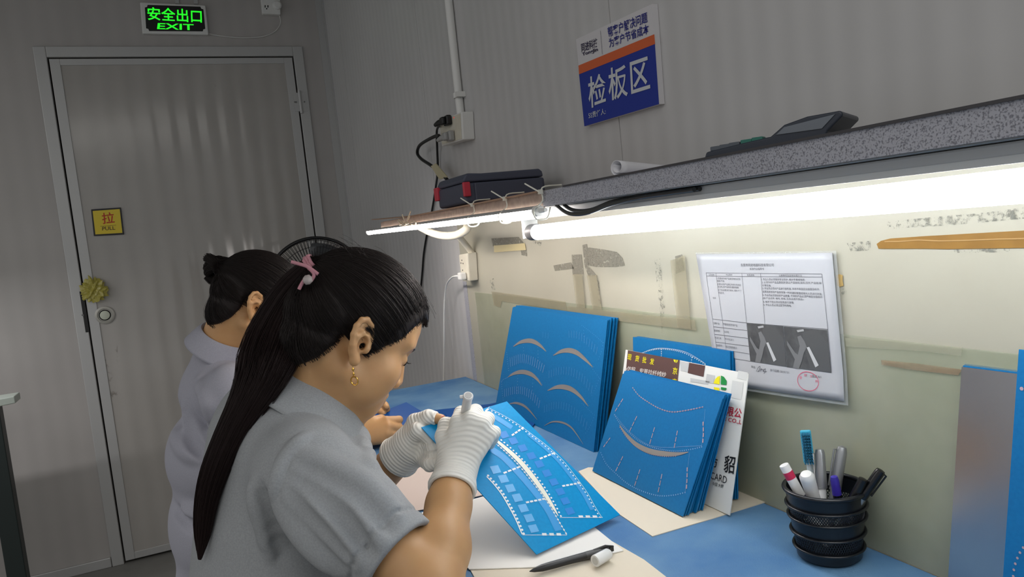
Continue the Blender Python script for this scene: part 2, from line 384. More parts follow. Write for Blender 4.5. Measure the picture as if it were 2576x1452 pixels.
m_clearpl = mat('clear_grey_plastic', (168, 168, 166), .25, alpha=.9)
def plug(name, label, px, py, bodymat, cordpts, cord_m, s=1.0, cr_=.0035):
    b = onx(px, py, BX - .001); e = empty(name, b, label, 'power plug')
    k = MB()
    k.box(b + [-.009, .0, 0], (.016 * s, .034 * s, .028 * s)); k.box(b + [-.022, .006, 0], (.012, .024 * s, .022 * s)); k.build('plug_body', bodymat, e, bevel=.004, seg=3)
    k = MB(); k.tube([b + [-.018, .012, 0], b + [-.026, .030, -.001], b + [-.030, .05, -.004]], [.010, .008, .0055], 12); k.build('strain_relief', bodymat, e, 40)
    k = MB(); k.tube(cr([b + [-.030, .048, -.004]] + cordpts), cr_, 10); k.build('cord', cord_m, e, 60)
    return e
cX = -.04
plug('black_plug', 'black power plug with thin cord in the upper half of the double socket', 1133, 303, m_blackpl,
     [onx(x, y, X) for x, y, X in ((1105, 315, -.05), (1099, 330, -.03), (1100, 380, -.012), (1101, 430, -.010), (1095, 480, -.01), (1085, 540, -.006), (1074, 590, -.006), (1066, 640, -.006), (1062, 690, -.006), (1056, 740, -.01), (1040, 800, -.02))], m_cable, 1.0, .0036)
plug('grey_plug', 'clear grey power plug with thick looping cord in the lower half of the double socket', 1140, 342, m_clearpl,
     [onx(x, y, X) for x, y, X in ((1103, 341, -.055), (1080, 350, -.05), (1056, 366, -.04), (1050, 385, -.035), (1060, 400, -.035), (1084, 416, -.035), (1105, 433, -.03), (1125, 452, -.04))], m_cable, 1.0, .0052)
tp = MB().slab([onx(x, y, -.042) for x, y in ((1083, 418), (1095, 411), (1125, 446), (1105, 452))], (.004, 0, 0)).build('cord_tape', mat('cord_tape', (188, 180, 148), .5), None, bevel=.001)
tag(tp, 'pale tape wrapped round the thick black cord above the tool case', 'tape')

# area sign
sg = empty('area_sign', onx(1560, 160, 0), 'blue, orange and white workshop area sign on the wall above the shelf', 'sign')
SX = -.012
sq = [onx(x, y, SX) for x, y in ((1449, 99), (1640, 10), (1658, 262), (1470, 318))]
MB().slab(sq, (-SX - .0005, 0, 0)).build('foam_board', mat('sign_board', (214, 212, 214), .45), sg)
def onS(pts, o=.0008): return [onx(x, y, SX - o) for x, y in pts]
MB().add(onS(((1456.5, 186), (1647.5, 109.5), (1658, 262), (1470, 318)), .0006), [(0, 1, 2, 3)]).build('blue_field', mat('sign_blue', (26, 50, 150), .45), sg)
MB().add(onS(((1455, 165), (1646, 86), (1648, 110.5), (1456.7, 187)), .0009), [(0, 1, 2, 3)]).build('orange_band', mat('sign_orange', (214, 100, 54), .45), sg)
k = MB()
for s_, pts, bo in (('帮客户解决问题', ((1527, 69), (1627, 29), (1629, 56), (1531, 95)), .012), ('为客户节省成本', ((1530, 97), (1631, 59), (1633, 84), (1533, 121)), .012)):
    put_text(k, s_, onS(pts, .0012), bo)
k.build('slogan_lettering', mat('sign_navy', (28, 34, 130), .45), sg)
k = MB()
put_text(k, '同进科技', onS(((1461, 110), (1502, 95), (1503, 117), (1463, 132)), .0012), .012)
put_text(k, 'TongJin', onS(((1464, 133), (1503, 119), (1504, 131), (1465, 143)), .0012), .02)
k.stroke(onS(((1510, 77), (1515, 136)), .0012), .0008, (-1, 0, 0))
k.build('name_lettering', mat('sign_dark', (36, 28, 70), .45), sg)
k = MB()
for s_, pts in (('检', ((1478, 194), (1523, 181), (1526, 258), (1482, 274))), ('板', ((1529, 173), (1575, 160), (1580, 241), (1532, 256))), ('区', ((1584, 157), (1630, 141), (1636, 222), (1588, 237)))):
    put_text(k, s_, onS(pts, .0015), .013)
put_text(k, '5S责任人:', onS(((1480, 283), (1523, 272), (1524, 287), (1481, 299)), .0015), .008)
k.build('white_lettering', mat('sign_white', (208, 212, 216), .45), sg)

# ------------------------------------------------------------------ shelf over the bench
SH_T, SH_F, SH_B = 1.413, -.25, 1.387           # top height, front edge, underside
sh = empty('shelf', (-.125, -2.7, SH_B), 'long wall shelf with speckled front edge carrying the case and calculator', 'shelf')
MB().span((SH_F + .002, -1.70, SH_B), (-.001, -4.3, SH_T)).build('board', mat('shelf_underside', (150, 150, 148), .5), sh)
ng = mat('speckled_granite_edge', (132, 132, 136), .55)
nt = ng.node_tree; tc = nt.nodes.new('ShaderNodeTexCoord'); vo = nt.nodes.new('ShaderNodeTexNoise'); vo.inputs['Scale'].default_value = 640; vo.inputs['Detail'].default_value = 3
r = nt.nodes.new('ShaderNodeValToRGB'); r.color_ramp.elements[0].position = .38; r.color_ramp.elements[1].position = .50; r.color_ramp.elements[0].color = lin((122, 122, 129)); r.color_ramp.elements[1].color = lin((176, 176, 183))
nt.links.new(tc.outputs['Object'], vo.inputs['Vector']); nt.links.new(vo.outputs['Fac'], r.inputs[0]); nt.links.new(r.outputs[0], nt.nodes['Principled BSDF'].inputs['Base Color'])
MB().span((SH_F - .001, -2.765, SH_B + .001), (SH_F + .002, -4.3, SH_T - .001)).build('front_edge', ng, sh)
k = MB(); yy = [SH_B + .012, SH_B + .005, SH_B + .001]
k.slab([(SH_F - .001, -1.70, SH_T - .001), (SH_F - .001, -2.765, SH_T - .001), (SH_F - .001, -2.765, SH_B - .001), (SH_F - .001, -1.712, SH_B - .001), (SH_F - .001, -1.703, SH_B + .004), (SH_F - .001, -1.70, SH_B + .012)], (.003, 0, 0))
k.build('brown_edge', mat('bare_brown_edge', (182, 164, 150), .75, noise=(90, (160, 142, 128), 1.4)), sh)
MB().span((SH_F - .0035, -2.84, SH_T - .001), (SH_F + .03, -4.3, SH_T + .0015)).build('dark_lip', mat('dark_lip', (66, 64, 66), .5), sh)

hb = MB(); px_ = [(935, 537), (1000, 529), (1130, 513), (1240, 497), (1363, 478)]
def sheet(u, v):
    y = -1.62 - 1.14 * u; lift = .012 * max(0, 1 - u / .4) ** 1.5
    return (SH_F - .008 + .22 * v, y, SH_T + .0005 + lift)
hb.grid(sheet, 24, 3); hbo = hb.build('hardboard_sheet', mat('thin_hardboard', (168, 136, 112), .6)); so_ = hbo.modifiers.new('th', 'SOLIDIFY'); so_.thickness = .0025; so_.offset = 1
tag(hbo, 'thin brown hardboard sheet lying under the dark tool case', 'board')

# tool case on the shelf
tcs = empty('tool_case', (-.13, -2.4, SH_T + .004), 'dark blue-black plastic tool case with red latches on the shelf end', 'tool case')
m_case = mat('case_plastic', (70, 74, 90), .5, bump=(220, .15, .001)); m_latch = mat('latch_red', (196, 52, 70), .45)
cz = SH_T + .0045; X0 = -.236
cyr = onx(1168, 492, X0)[1]; cyl = onx(1102, 500, X0)[1]; X1 = min(ony(1372, 465, cyr)[0], -.012)
zlow = onx(1104, 457, X0)[2]; zhi = ony(1356, 424, cyr)[2]; zm = ony(1300, 449, cyr)[2]; xs = ony(1190, 450, cyr)[0]
MB().span((X0, cyr, cz), (X1, cyl, zm - .0008)).build('case_base', m_case, tcs, bevel=.006, seg=3)
lid = MB().slab([(X0 + .001, cyr, zm), (X1 - .002, cyr, zm), (X1 - .004, cyr, zhi - .006), (X1 - .010, cyr, zhi), (xs + .02, cyr, zhi - .001), (xs - .012, cyr, zlow + .002), (X0 + .006, cyr, zlow - .002), (X0 + .001, cyr, zlow - .010)], (0, cyl - cyr, 0)); lid.build('case_lid', m_case, tcs, bevel=.004, seg=3)
MB().span((xs, cyr - .004, cz + .004), (X1 - .006, cyr + .002, zm - .002)).build('raised_panel', m_case, tcs, bevel=.003)
lt0, lt1 = ony(1163, 459, cyr), ony(1184, 494, cyr)
MB().span((X0 - .002, cyr - .006, lt1[2]), (lt1[0], cyr + .002, lt0[2])).build('latch', m_latch, tcs, bevel=.002)
lt0, lt1 = onx(1095, 474, X0), onx(1107, 505, X0)
MB().span((X0 - .005, lt1[1], lt1[2]), (X0 + .004, lt0[1], lt0[2])).build('latch', m_latch, tcs, bevel=.002)

# rolled drawing paper
m_paper = mat('white_paper', (226, 226, 230), .6)
rA = onx(1552, 425, -.238); rB = onx(1738, 404, -.07); rA[2] = SH_T + .0125; rB[2] = SH_T + .0045
rd = nrm(rB - rA); rs = nrm(np.cross([0, 0, 1], rd)); ru = np.cross(rd, rs)
def roll(u, v):
    """a sheet lying flat whose edge curls into a loose roll, tighter towards the wall"""
    R_ = .0112 * (1 - v) + .0040 * v; c = rA + (rB - rA) * v
    if u < .35: return c + rs * ((.35 - u) * .16) * -1 - ru * R_ + np.array([0, 0, .0006])
    a_ = (u - .35) / .65 * 8.6; rr_ = R_ * (1 - .055 * a_)
    return c - ru * rr_ * math.cos(a_) + rs * rr_ * math.sin(a_)
pr = MB().grid(roll, 80, 12); pro = pr.build('rolled_paper', m_paper, None, 60); s_ = pro.modifiers.new('th', 'SOLIDIFY'); s_.thickness = .0006
tag(pro, 'rolled sheet of white paper lying on the shelf', 'paper')

# desk calculator with tilted display
ca = empty('calculator', (-.13, -3.3, SH_T), 'dark desk calculator with tilted display on the speckled shelf', 'calculator')
m_calc = mat('calculator_plastic', (44, 50, 62), .4)
cA = onx(1773, 392, -.238); cl = nrm([.52, -.85, 0]); cw = np.array([.85, .52, 0]); plC = Plane(cA, cA + cl, cA + np.array([0, 0, .1]))
def cpt(x, y, w_=0.0): p = plC.at(x, y); return np.array([p[0], p[1], max(p[2], SH_T + .0016)]) + cw * w_
CW = .085
prof = [cpt(1772, 405), cpt(2074, 350), cpt(2082, 330), cpt(2119, 292), cpt(2121, 284), cpt(2113, 278), cpt(2030, 293), cpt(1972, 314), cpt(1938, 344), cpt(1860, 362), cpt(1776, 383)]
MB().slab(prof, cw * CW).build('case', m_calc, ca, bevel=.003, seg=3)
dq = [cpt(x, y, -.0012) for x, y in ((1952, 340), (1973, 320), (2102, 287), (2068, 324))]
MB().slab(dq, cw * .001).build('display_window', mat('calculator_display', (112, 118, 126), .25), ca, bevel=.0004)
for i, (x, y) in enumerate(((1795, 376), (1818, 371), (1842, 366), (1872, 359), (1900, 353))):
    for j in range(3):
        MB().box(cpt(x, y, .012 + .026 * j) + np.array([0, 0, .0012]), (.012, .012, .005), np.array([cl, cw, [0, 0, 1]]).T).build('key', mat('calculator_key', (84, 90, 98), .4) if not (i > 2 and j == 0) else mat('calculator_green_key', (40, 112, 98), .4), ca, bevel=.001)

# ------------------------------------------------------------------ lamps under the shelf
m_tube = mat('lamp_glow', (255, 255, 255), .5, emit=((250, 252, 255), TUBE_EMIT))
m_tube2 = mat('thin_lamp_glow', (255, 255, 255), .5, emit=((255, 246, 240), THIN_TUBE_EMIT))
m_fix = mat('fixture_enamel', (232, 233, 233), .4)
lp = empty('tube_lamp', (-.17, -3.0, 1.33), 'long bright fluorescent tube lamp under the speckled shelf edge', 'lamp')
TX = -.17; LZ = 1.350; LYA = onx(1345, 588, TX)[1]; TR = .0140
MB().tube([(TX, LYA - .012, 1.346), (TX, -4.2, 1.3595)], TR, 24).build('tube', m_tube, lp, 60)
MB().lathe([(.0005, -.004), (.013, -.004), (.0155, 0), (.0155, .022), (.0142, .024)], (TX, LYA + .012, LZ - .003), (0, -1, 0), 28).build('end_cap', mat('lamp_end_cap', (70, 70, 70), .45), lp, 40)
hy = LYA + .016
k = MB(); k.slab([(-.222, hy, 1.3745), (-.122, hy, 1.3745), (-.122, hy, SH_B - .0005), (-.2205, hy, SH_B - .0005)], (0, -4.2 - hy, 0)); k.build('housing', m_fix, lp, bevel=.002)
MB().span((-.2250, hy, 1.3705), (-.2200, -4.2, 1.3765)).build('housing_lip', m_white, lp)
k = MB().span((-.186, hy - .001, 1.336), (-.154, hy + .005, 1.3743)).span((-.186, hy - .001, 1.3715), (-.154, hy - .020, 1.3743)); k.build('lamp_holder', m_white, lp, bevel=.0015)

tl = empty('thin_tube_lamp', (-.25, -2.1, 1.365), 'short thin bright tube lamp tied beneath the brown shelf end', 'lamp')
TX2 = -.262; ta = onx(928, 584, TX2); tb2 = onx(1352, 531, TX2)
dv = nrm(tb2 - ta); dn_ = nrm(np.array([0, 0, -1.0]) - dv * -dv[2]); ds_ = np.cross(dv, dn_)
def arc_strip(r_, a0, a1, n, th=None):
    e = MB(); A_ = np.radians(np.linspace(a0, a1, n))
    ring = [r_ * (dn_ * math.cos(x) + ds_ * math.sin(x)) for x in A_] + ([] if th is None else [(r_ - th) * (dn_ * math.cos(x) + ds_ * math.sin(x)) for x in A_[::-1]])
    m_ = len(ring); e.add([ta + q for q in ring] + [tb2 + q for q in ring], [(i, i + 1, m_ + i + 1, m_ + i) for i in range(m_ - 1)] + ([] if th is None else [(m_ - 1, 0, m_, 2 * m_ - 1), tuple(range(m_)), tuple(range(2 * m_ - 1, m_ - 1, -1))])); return e
arc_strip(.0080, -112, 112, 24).build('tube', m_tube2, tl, 60)
arc_strip(.0086, 108, 252, 16, .0012).build('aluminium_back', m_alu, tl, 40)
k = MB(); k.lathe([(.0005, -.007), (.006, -.006), (.0088, -.002), (.0088, .004)], ta, dv, 20); k.build('end_cap', m_clearpl, tl, 40)
k = MB(); k.lathe([(.0088, -.004), (.0088, .008), (.004, .010), (.003, .03)], tb2, dv, 20); k.build('end_cap', m_white, tl, 40)
m_tie = mat('cable_tie', (222, 220, 206), .4)
def tie(pxt, pyt, pxb, pyb):
    a = onx(pxt, pyt, SH_F - .006); b = np.array([TX2, a[1] - .006, 0]); zt = onx(pxb, pyb, TX2)[2]
    P_ = [(SH_F + .03, a[1], SH_T + .006), (SH_F - .004, a[1], SH_T + .004), (SH_F - .006, a[1] - .001, SH_B + .01), (TX2 - .011, a[1] - .002, zt + .004), (TX2 - .008, a[1] - .002, zt - .010), (TX2 + .010, a[1] - .002, zt - .010), (TX2 + .018, a[1] - .001, zt + .006)]
    e = MB(); e.tube(cr(P_, 5), .0014, 6); e.box((SH_F - .008, a[1], SH_B + .024), (.006, .006, .007)); e.tube([(SH_F - .010, a[1], SH_B + .024), (SH_F - .020, a[1] + .028, SH_B + .040)], .0013, 5)
    return e.build('cable_tie', m_tie, tl, 60)
tie(1190, 510, 1190, 555); tie(1272, 495, 1270, 545); tie(1362, 480, 1352, 535)
stg = MB(); c0 = onx(1020, 560, TX2 - .008)
for pts in (((1003, 553), (1020, 565), (1030, 545)), ((1000, 556), (1015, 566), (1040, 556)), ((1012, 540), (1018, 560), (1005, 566)), ((1033, 532), (1024, 556), (1036, 566)), ((1004, 566), (1012, 556), (1024, 562), (1044, 558), (1046, 566))):
    stg.tube(cr([onx(x, y, TX2 - .012 + .004 * random.random()) for x, y in pts], 6), .0016, 5)
tag(stg.build('string_tie', mat('white_string', (226, 208, 180), .7), None, 60), 'knotted white string tying the thin lamp to the brown shelf end', 'string')

hs = MB(); hp = [onx(x, y, X) for x, y, X in ((1030, 552, -.18), (1070, 578, -.17), (1110, 592, -.16), (1145, 592, -.15), (1170, 580, -.14), (1178, 566, -.13))]
hs.tube(cr(hp, 8), [.0105 + .0004 * math.sin(i * 2.2) for i in range(41)], 16, caps=False)
ho = hs.build('hose_sleeve', m_cream, None, 60); s_ = ho.modifiers.new('th', 'SOLIDIFY'); s_.thickness = .0018
tag(ho, 'curved cream plastic hose hanging below the thin lamp', 'hose')
lg = MB().tube([onx(1152, 592, -.06), onx(1175, 620, -.03), onx(1190, 640, -.015)], .009, 14).build('socket_pipe', m_cream, None, 50); tag(lg, 'short pale pipe leading into the small socket box', 'pipe')

wr = MB()
for dz, x_ in ((0, -.246), (.004, -.238)):
    wr.tube(cr([(x_, -2.80, SH_B + .0 + dz), (x_ - .002, -2.84, SH_B - .014 + dz), (x_, -2.89, SH_B - .017 + dz), (x_ + .004, -2.95, SH_B - .009 + dz), (x_ + .010, -3.02, SH_B - .0045), (x_ + .0135, -3.12, SH_B - .0040)], 6), .0030, 8)
tag(wr.build('lamp_cable', mat('grey_cable', (62, 62, 60), .3), None, 60), 'grey lamp cable looping along the shelf underside', 'cable')

# ------------------------------------------------------------------ backsplash and what is stuck on it
BS = -.008
bs = empty('backsplash', (0, -2.9, Z_T), 'cream coloured splashback panel behind the bench with old glue marks', 'panel')
MB().span((BS, -1.664, Z_T - .05), (-.0005, -4.3, SH_B - .001)).build('panel', mat('splashback_cream', (178, 175, 158), .4, noise=(5, (170, 166, 149), 1.0), bump=(30, .05, .002)), bs)
a0 = onx(1181, 700, BS - .001); a1 = onx(1192, 700, BS - .001)
MB().span((BS - .0015, -1.664, Z_T), (BS - .0001, -1.695, 1.21)).build('edge_strip', ng, bs)
def onB(pts, o=.001): return [onx(x, y, BS - o) for x, y in pts]
glue = stain_mat('old_glue', (132, 128, 114), 130, .40, .50, alpha=.9)
glue2 = stain_mat('old_glue_thin', (120, 120, 110), 160, .50, .62, alpha=.8)
for pts in (((1392, 668), (1436, 660), (1444, 676), (1396, 682)), ((1438, 641), (1463, 640), (1468, 690), (1440, 692)), ((1465, 616), (1476, 614), (1482, 672), (1502, 694), (1480, 695), (1470, 668)), ((1478, 622), (1520, 628), (1552, 634), (1566, 650), (1571, 668), (1550, 672), (1500, 672), (1480, 668)), ((1236, 600), (1305, 596), (1318, 612), (1240, 620)), ((1698, 645), (1716, 640), (1722, 680), (1700, 690)), ((1310, 630), (1324, 628), (1326, 645), (1312, 642))):
    MB().add(onB(pts), [tuple(range(len(pts)))]).build('glue_residue', glue, bs)
for pts in (((2230, 558), (2330, 548), (2480, 535), (2576, 522), (2576, 550), (2400, 566), (2235, 576)), ((1646, 656), (1660, 650), (1672, 770), (1665, 840), (1658, 760)), ((1500, 702), (1506, 700), (1512, 770), (1506, 760)), ((2400, 628), (2540, 624), (2540, 634), (2400, 636)), ((2130, 612), (2190, 606), (2190, 630), (2140, 632)), ((1340, 606), (1366, 610), (1362, 620), (1342, 612)), ((1232, 705), (1242, 700), (1246, 730), (1236, 728)), ((2115, 715), (2128, 715), (2130, 740), (2116, 742))):
    MB().add(onB(pts, .0012), [tuple(range(len(pts)))]).build('glue_residue', glue2, bs)

def film_mat(name, rgb, a, rough=.25):
    m = mat(name, rgb, rough, alpha=a); return m
fm = film_mat('splash_film', (158, 166, 138), .42, .2)
fb = fm.node_tree.nodes['Principled BSDF']; tc = fm.node_tree.nodes.new('ShaderNodeTexCoord'); n_ = fm.node_tree.nodes.new('ShaderNodeTexNoise'); n_.inputs['Scale'].default_value = 6; n_.inputs['Detail'].default_value = 6
mr = fm.node_tree.nodes.new('ShaderNodeMapRange'); mr.inputs[1].default_value = .35; mr.inputs[2].default_value = .7; mr.inputs[3].default_value = .26; mr.inputs[4].default_value = .50
fm.node_tree.links.new(tc.outputs['Object'], n_.inputs['Vector']); fm.node_tree.links.new(n_.outputs['Fac'], mr.inputs[0]); fm.node_tree.links.new(mr.outputs[0], fb.inputs['Alpha'])
FZ = 1.180
def film(u, v):
    y = -1.76 - 2.5 * u; z = Z_T + .002 + (FZ - Z_T - .002) * v
    return (BS - .0022 - .0008 * math.sin(23 * u + 5 * v) * math.sin(9 * v + 13 * u), y, z)
fo = MB().grid(film, 120, 20).build('plastic_film', fm, None, 60); tag(fo, 'clear greenish plastic film covering the lower splashback', 'plastic film')

tape_m = film_mat('clear_tape', (172, 164, 136), .30, .25)
def tape(name, label, pts, m, off=.0032, th=.0003, cat='tape', group=None):
    o = MB().slab(onB(pts, off), (th * .8, 0, 0)).build(name, m); return tag(o, label, cat, group)
tape('tape_strip', 'clear tape along the film top above the left board stack', ((1236, 733), (1422, 759), (1427, 782), (1262, 758), (1258, 774), (1242, 768)), tape_m)
tape('tape_strip', 'long clear tape along the film top between board stack and notice', ((1426, 770), (1748, 806), (1752, 832), (1430, 792)), tape_m, .0042)
tape('tape_strip', 'upright clear tape left of the pair above the tall board stack', ((1440, 690), (1464, 690), (1472, 776), (1450, 774)), tape_m, .0049)
tape('tape_strip', 'upright clear tape right of the pair above the tall board stack', ((1476, 692), (1500, 692), (1514, 780), (1490, 778)), tape_m, .0049)
tape('tape_strip', 'wide upright clear tape left of the white notice', ((1686, 656), (1722, 642), (1738, 828), (1704, 824)), tape_m, .0052)
tape('tape_strip', 'yellowed short tape strip under the long lamp end', ((1242, 618), (1320, 612), (1323, 629), (1243, 635)), mat('yellow_tape', (208, 194, 146), .5), .0018)
tape('tape_strip', 'long brown packing tape strip on the splashback right of the notice', ((2205, 614), (2216, 606), (2240, 600), (2330, 594), (2576, 580), (2700, 574), (2700, 618), (2576, 624), (2380, 627), (2330, 626), (2210, 626)), mat('brown_tape', (150, 112, 52), .3, noise=(30, (132, 96, 44), 1.0)), .0016)
bt = [o for o in COL.objects if o.get('label', '').startswith('long brown packing')][0]
MB().stroke(cr(onB(((2225, 608), (2270, 607), (2310, 604), (2360, 606), (2420, 605), (2500, 602), (2576, 600), (2690, 594)), .0024), 5), .0013, (-1, 0, 0)).build('crease', mat('tape_crease', (172, 136, 84), .35), bt)
tape('tape_strip', 'small ochre tape scrap beside the white notice edge', ((2104, 692), (2112, 690), (2120, 693), (2119, 706), (2122, 719), (2112, 722), (2106, 718)), mat('ochre_tape', (176, 148, 92), .4), .0016)
tape('tape_strip', 'tan tape strip on the film left of the steel plate', ((2216, 906), (2300, 914), (2420, 930), (2410, 944), (2290, 930), (2218, 918)), stain_mat('tan_tape', (160, 136, 106), 40, .25, .65, .5, .55, (1, .25, 1)), .0034)
tape('tape_strip', 'clear tape along the film top right of the notice', ((2126, 850), (2330, 866), (2420, 874), (2418, 896), (2320, 884), (2128, 872)), film_mat('clear_tape_thin', (186, 182, 158), .16, .25), .0034)

# small socket box with plug at the splashback end
lb = empty('small_socket_box', (0, -1.77, 1.22), 'small cream socket box with white plug at the splashback end', 'socket')
LX = -.038; LO = np.array([0, 0, 0])
lq = [onx(x, y, LX) for x, y in ((1154, 641), (1176, 637), (1180, 708), (1160, 704))]
MB().slab(lq, (-LX + BS - .0008, 0, 0)).build('box_body', m_cream, lb, bevel=.003)
k = MB(); ppx = onx(1172, 694, LX - .001); k.box(ppx + [-.010, .006, 0], (.02, .026, .022)); k.build('plug_body', m_white, lb, bevel=.004)
k = MB(); k.tube(cr([ppx + [-.012, .015, 0], ppx + [-.02, .045, 0], onx(1135, 700, -.05), onx(1124, 715, -.04), onx(1119, 745, -.035), onx(1117, 790, -.035), onx(1117, 860, -.035), onx(1116, 950, -.03), onx(1115, 990, -.03)], 6), .0028, 8); k.build('cord', m_white, lb, 60)
sl = MB()
for x, y in ((1162, 655), (1160, 662), (1165, 663), (1164, 680)): sl.lathe([(.0022, 0), (.0022, .0006)], onx(x, y, LX - .0004), (-1, 0, 0), 8)
sl.build('socket_slot', m_black, lb)

# ------------------------------------------------------------------ work instruction sheet
ws_ = empty('instruction_sheet', onx(1950, 800, BS), 'white printed instruction sheet with two grey photos stuck on the splashback', 'notice')
tlp, trp, brp, blp = [onx(x, y, BS - .007) for x, y in ((1751, 640), (2093, 636), (2127, 1009), (1806, 962))]
def nsurf(u, v, o=0.0):
    p = (tlp * (1 - u) + trp * u) * (1 - v) + (blp * (1 - u) + brp * u) * v
    return p + np.array([-o - .0025 * math.sin(math.pi * u) * (.4 + .6 * v) - .006 * max(0, v - .8) * 2, 0, 0])
Hn = np.linalg.inv(np.array([[1.0]]))
def nuv(x, y):
    p = onx(x, y, BS - .007); b0 = trp - tlp; b1 = blp - tlp; A_ = np.array([b0, b1]).T; s, *_r = np.linalg.lstsq(A_, p - tlp, rcond=None)
    u, v = s
    for _ in range(4):
        f = (tlp * (1 - u) + trp * u) * (1 - v) + (blp * (1 - u) + brp * u) * v - p
        du = (trp - tlp) * (1 - v) + (brp - blp) * v; dv = (blp - tlp) * (1 - u) + (brp - trp) * u
        d, *_r = np.linalg.lstsq(np.array([du, dv]).T, -f, rcond=None); u += d[0]; v += d[1]
    return u, v
def onN(pts, o=.0005): return [nsurf(*nuv(x, y), o) for x, y in pts]
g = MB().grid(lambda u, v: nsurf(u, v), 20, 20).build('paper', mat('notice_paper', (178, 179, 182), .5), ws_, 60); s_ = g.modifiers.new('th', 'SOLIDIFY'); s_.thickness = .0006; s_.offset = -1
def slv(u, v):
    return nsurf(-.012 + 1.03 * u, -.012 + 1.04 * v) + np.array([.0018, 0, 0])
g = MB().grid(slv, 20, 20).build('clear_sleeve', film_mat('sleeve', (200, 204, 204), .35, .12), ws_, 60)
ln = MB(); LW = .0006
def z2p(x, y): return (1740 + x * 420 / 1525., 620 + y * 400 / 1452.)     # measured on an enlargement of the sheet
def line(*pts): 
    P_ = [z2p(*p) for p in pts]; Q = []
    for a, b in zip(P_[:-1], P_[1:]):
        for t_ in np.linspace(0, 1, 6): Q.append((a[0] + (b[0] - a[0]) * t_, a[1] + (b[1] - a[1]) * t_))
    ln.stroke(onN(Q), LW, (-1, 0, 0))
line((134, 241), (1192, 252)); line((138, 271), (1196, 280)); line((134, 241), (240, 1000)); line((1192, 252), (1248, 755), (1282, 1152)); line((225, 243), (292, 720), (330, 1008)); line((465, 245), (510, 695), (548, 1045)); line((637, 247), (680, 710))
line((195, 662), (512, 697), (1246, 756)); line((204, 733), (518, 767)); line((213, 802), (525, 838)); line((220, 873), (532, 910)); line((228, 932), (540, 980)); line((340, 1015), (548, 1047), (1280, 1152))
ln.build('table_lines', mat('print_grey', (92, 92, 96), .6), ws_)
tx = MB()
def zt(s, x0, y0, x1, y1, hh, sl=0.0, bo=0.0):
    a = (x1 - x0, y1 - y0); put_text(tx, s, onN([z2p(x0, y0), z2p(x1, y1), z2p(x1 + sl, y1 + hh), z2p(x0 + sl, y0 + hh)], .0006), bo)
zt('东莞市同进电器科技有限公司', 455, 156, 757, 155, 28, 2); zt('标准作业指导书', 538, 194, 668, 194, 22, 2)
zt('工艺名称', 158, 249, 210, 250, 17, 2); zt('作业要求', 318, 250, 378, 250, 18, 2); zt('制程参数', 513, 252, 580, 253, 18, 2); zt('注意事项及异常处理方法', 803, 255, 1013, 257, 19, 2)
for s, x0, y0, x1, y1 in (('1.检查丝印线产品是否有白点及', 236, 281, 452, 289), ('重影不良;', 238, 306, 306, 308), ('2.有白点的产品用记号修补笔将白', 240, 334, 456, 343), ('点涂色,但不能碰及重影图案.', 243, 358, 440, 366), ('3.不良品要进行修补, 修补不了', 247, 387, 462, 397), ('的返洗.', 250, 413, 304, 416)): zt(s, x0, y0, x1, y1, 19, 2)
for s, x0, y0, x1, y1 in (('1. 作业人员必须做好安全防护, 戴好手套或指套;', 643, 289, 1042, 293), ('2. 必须作好产品品质防护,防止产品刮花,变形,压伤,产品碰,掉', 648, 316, 1188, 324), ('片等现象.', 652, 343, 735, 347), ('3. 作业员必须对产品进行自检查, 并将不良品区分放置及标示,', 655, 371, 1172, 381), ('如果连续发现产品异常第一时间通知管理或曝光人员进行改善;', 657, 401, 1195, 425), ('4. 作业员必须清点好产品数量, 不同的产品必须严格区分及标示', 657, 432, 1198, 452), ('(如:产品名称, 编号, 规格, 及良品或不良品);', 660, 461, 1030, 473), ('5. 每天下班必须对现场进行清理;', 663, 493, 940, 502), ('6. 作业人员必须注意节约用电.', 667, 520, 918, 530)): zt(s, x0, y0, x1, y1, 22, 3)
zt('检验', 197, 461, 226, 462, 18, 2); zt('适用产品', 200, 690, 257, 695, 19, 3); zt('平面蚀刻的所有产品', 292, 697, 425, 711, 22, 3); zt('使用物料', 208, 756, 265, 763, 22, 3); zt('油漆笔', 302, 768, 346, 773, 20, 3); zt('检测工具', 217, 822, 274, 830, 20, 3); zt('修补笔,刮刀.', 309, 832, 395, 846, 20, 3); zt('技能要求', 226, 890, 284, 897, 20, 3); zt('经过岗前培训', 318, 903, 420, 916, 22, 3)
zt('审核:', 557, 1084, 598, 1092, 22, 2); zt('发行日期: 2019.7.01.', 731, 1114, 912, 1138, 24, 2); zt('版本:A/1', 1112, 1166, 1192, 1178, 26, 2)
tx.build('print_lettering', mat('print_ink', (88, 88, 92), .6), ws_)
sgk = MB()
for pts in (((608, 1140), (622, 1105), (640, 1092), (636, 1118), (620, 1142), (640, 1130), (655, 1112), (650, 1138)), ((655, 1125), (672, 1118), (668, 1138), (690, 1112), (684, 1150), (678, 1160)), ((670, 1140), (704, 1140))):
    sgk.stroke(cr(onN([z2p(*p) for p in pts], .0007), 4), .0006, (-1, 0, 0))
sgk.build('signature', mat('pen_ink', (60, 60, 70), .5), ws_)
stp = MB(); sc_ = [(1079 + 94 * math.cos(a) + 8 * math.sin(a), 1229 + 86 * math.sin(a) + 10 * math.cos(a)) for a in np.linspace(0, 2 * math.pi, 60)]
stp.stroke(onN([z2p(*p) for p in sc_], .0007), .0008, (-1, 0, 0))
for s, x, y in (('受', 1000, 1182), ('控', 1040, 1158), ('文', 1092, 1170), ('件', 1142, 1215)): put_text(stp, s, onN([z2p(x, y), z2p(x + 24, y + 2), z2p(x + 26, y + 28), z2p(x + 2, y + 26)], .0007))
stp.build('red_stamp', mat('stamp_red', (214, 70, 104), .6), ws_)
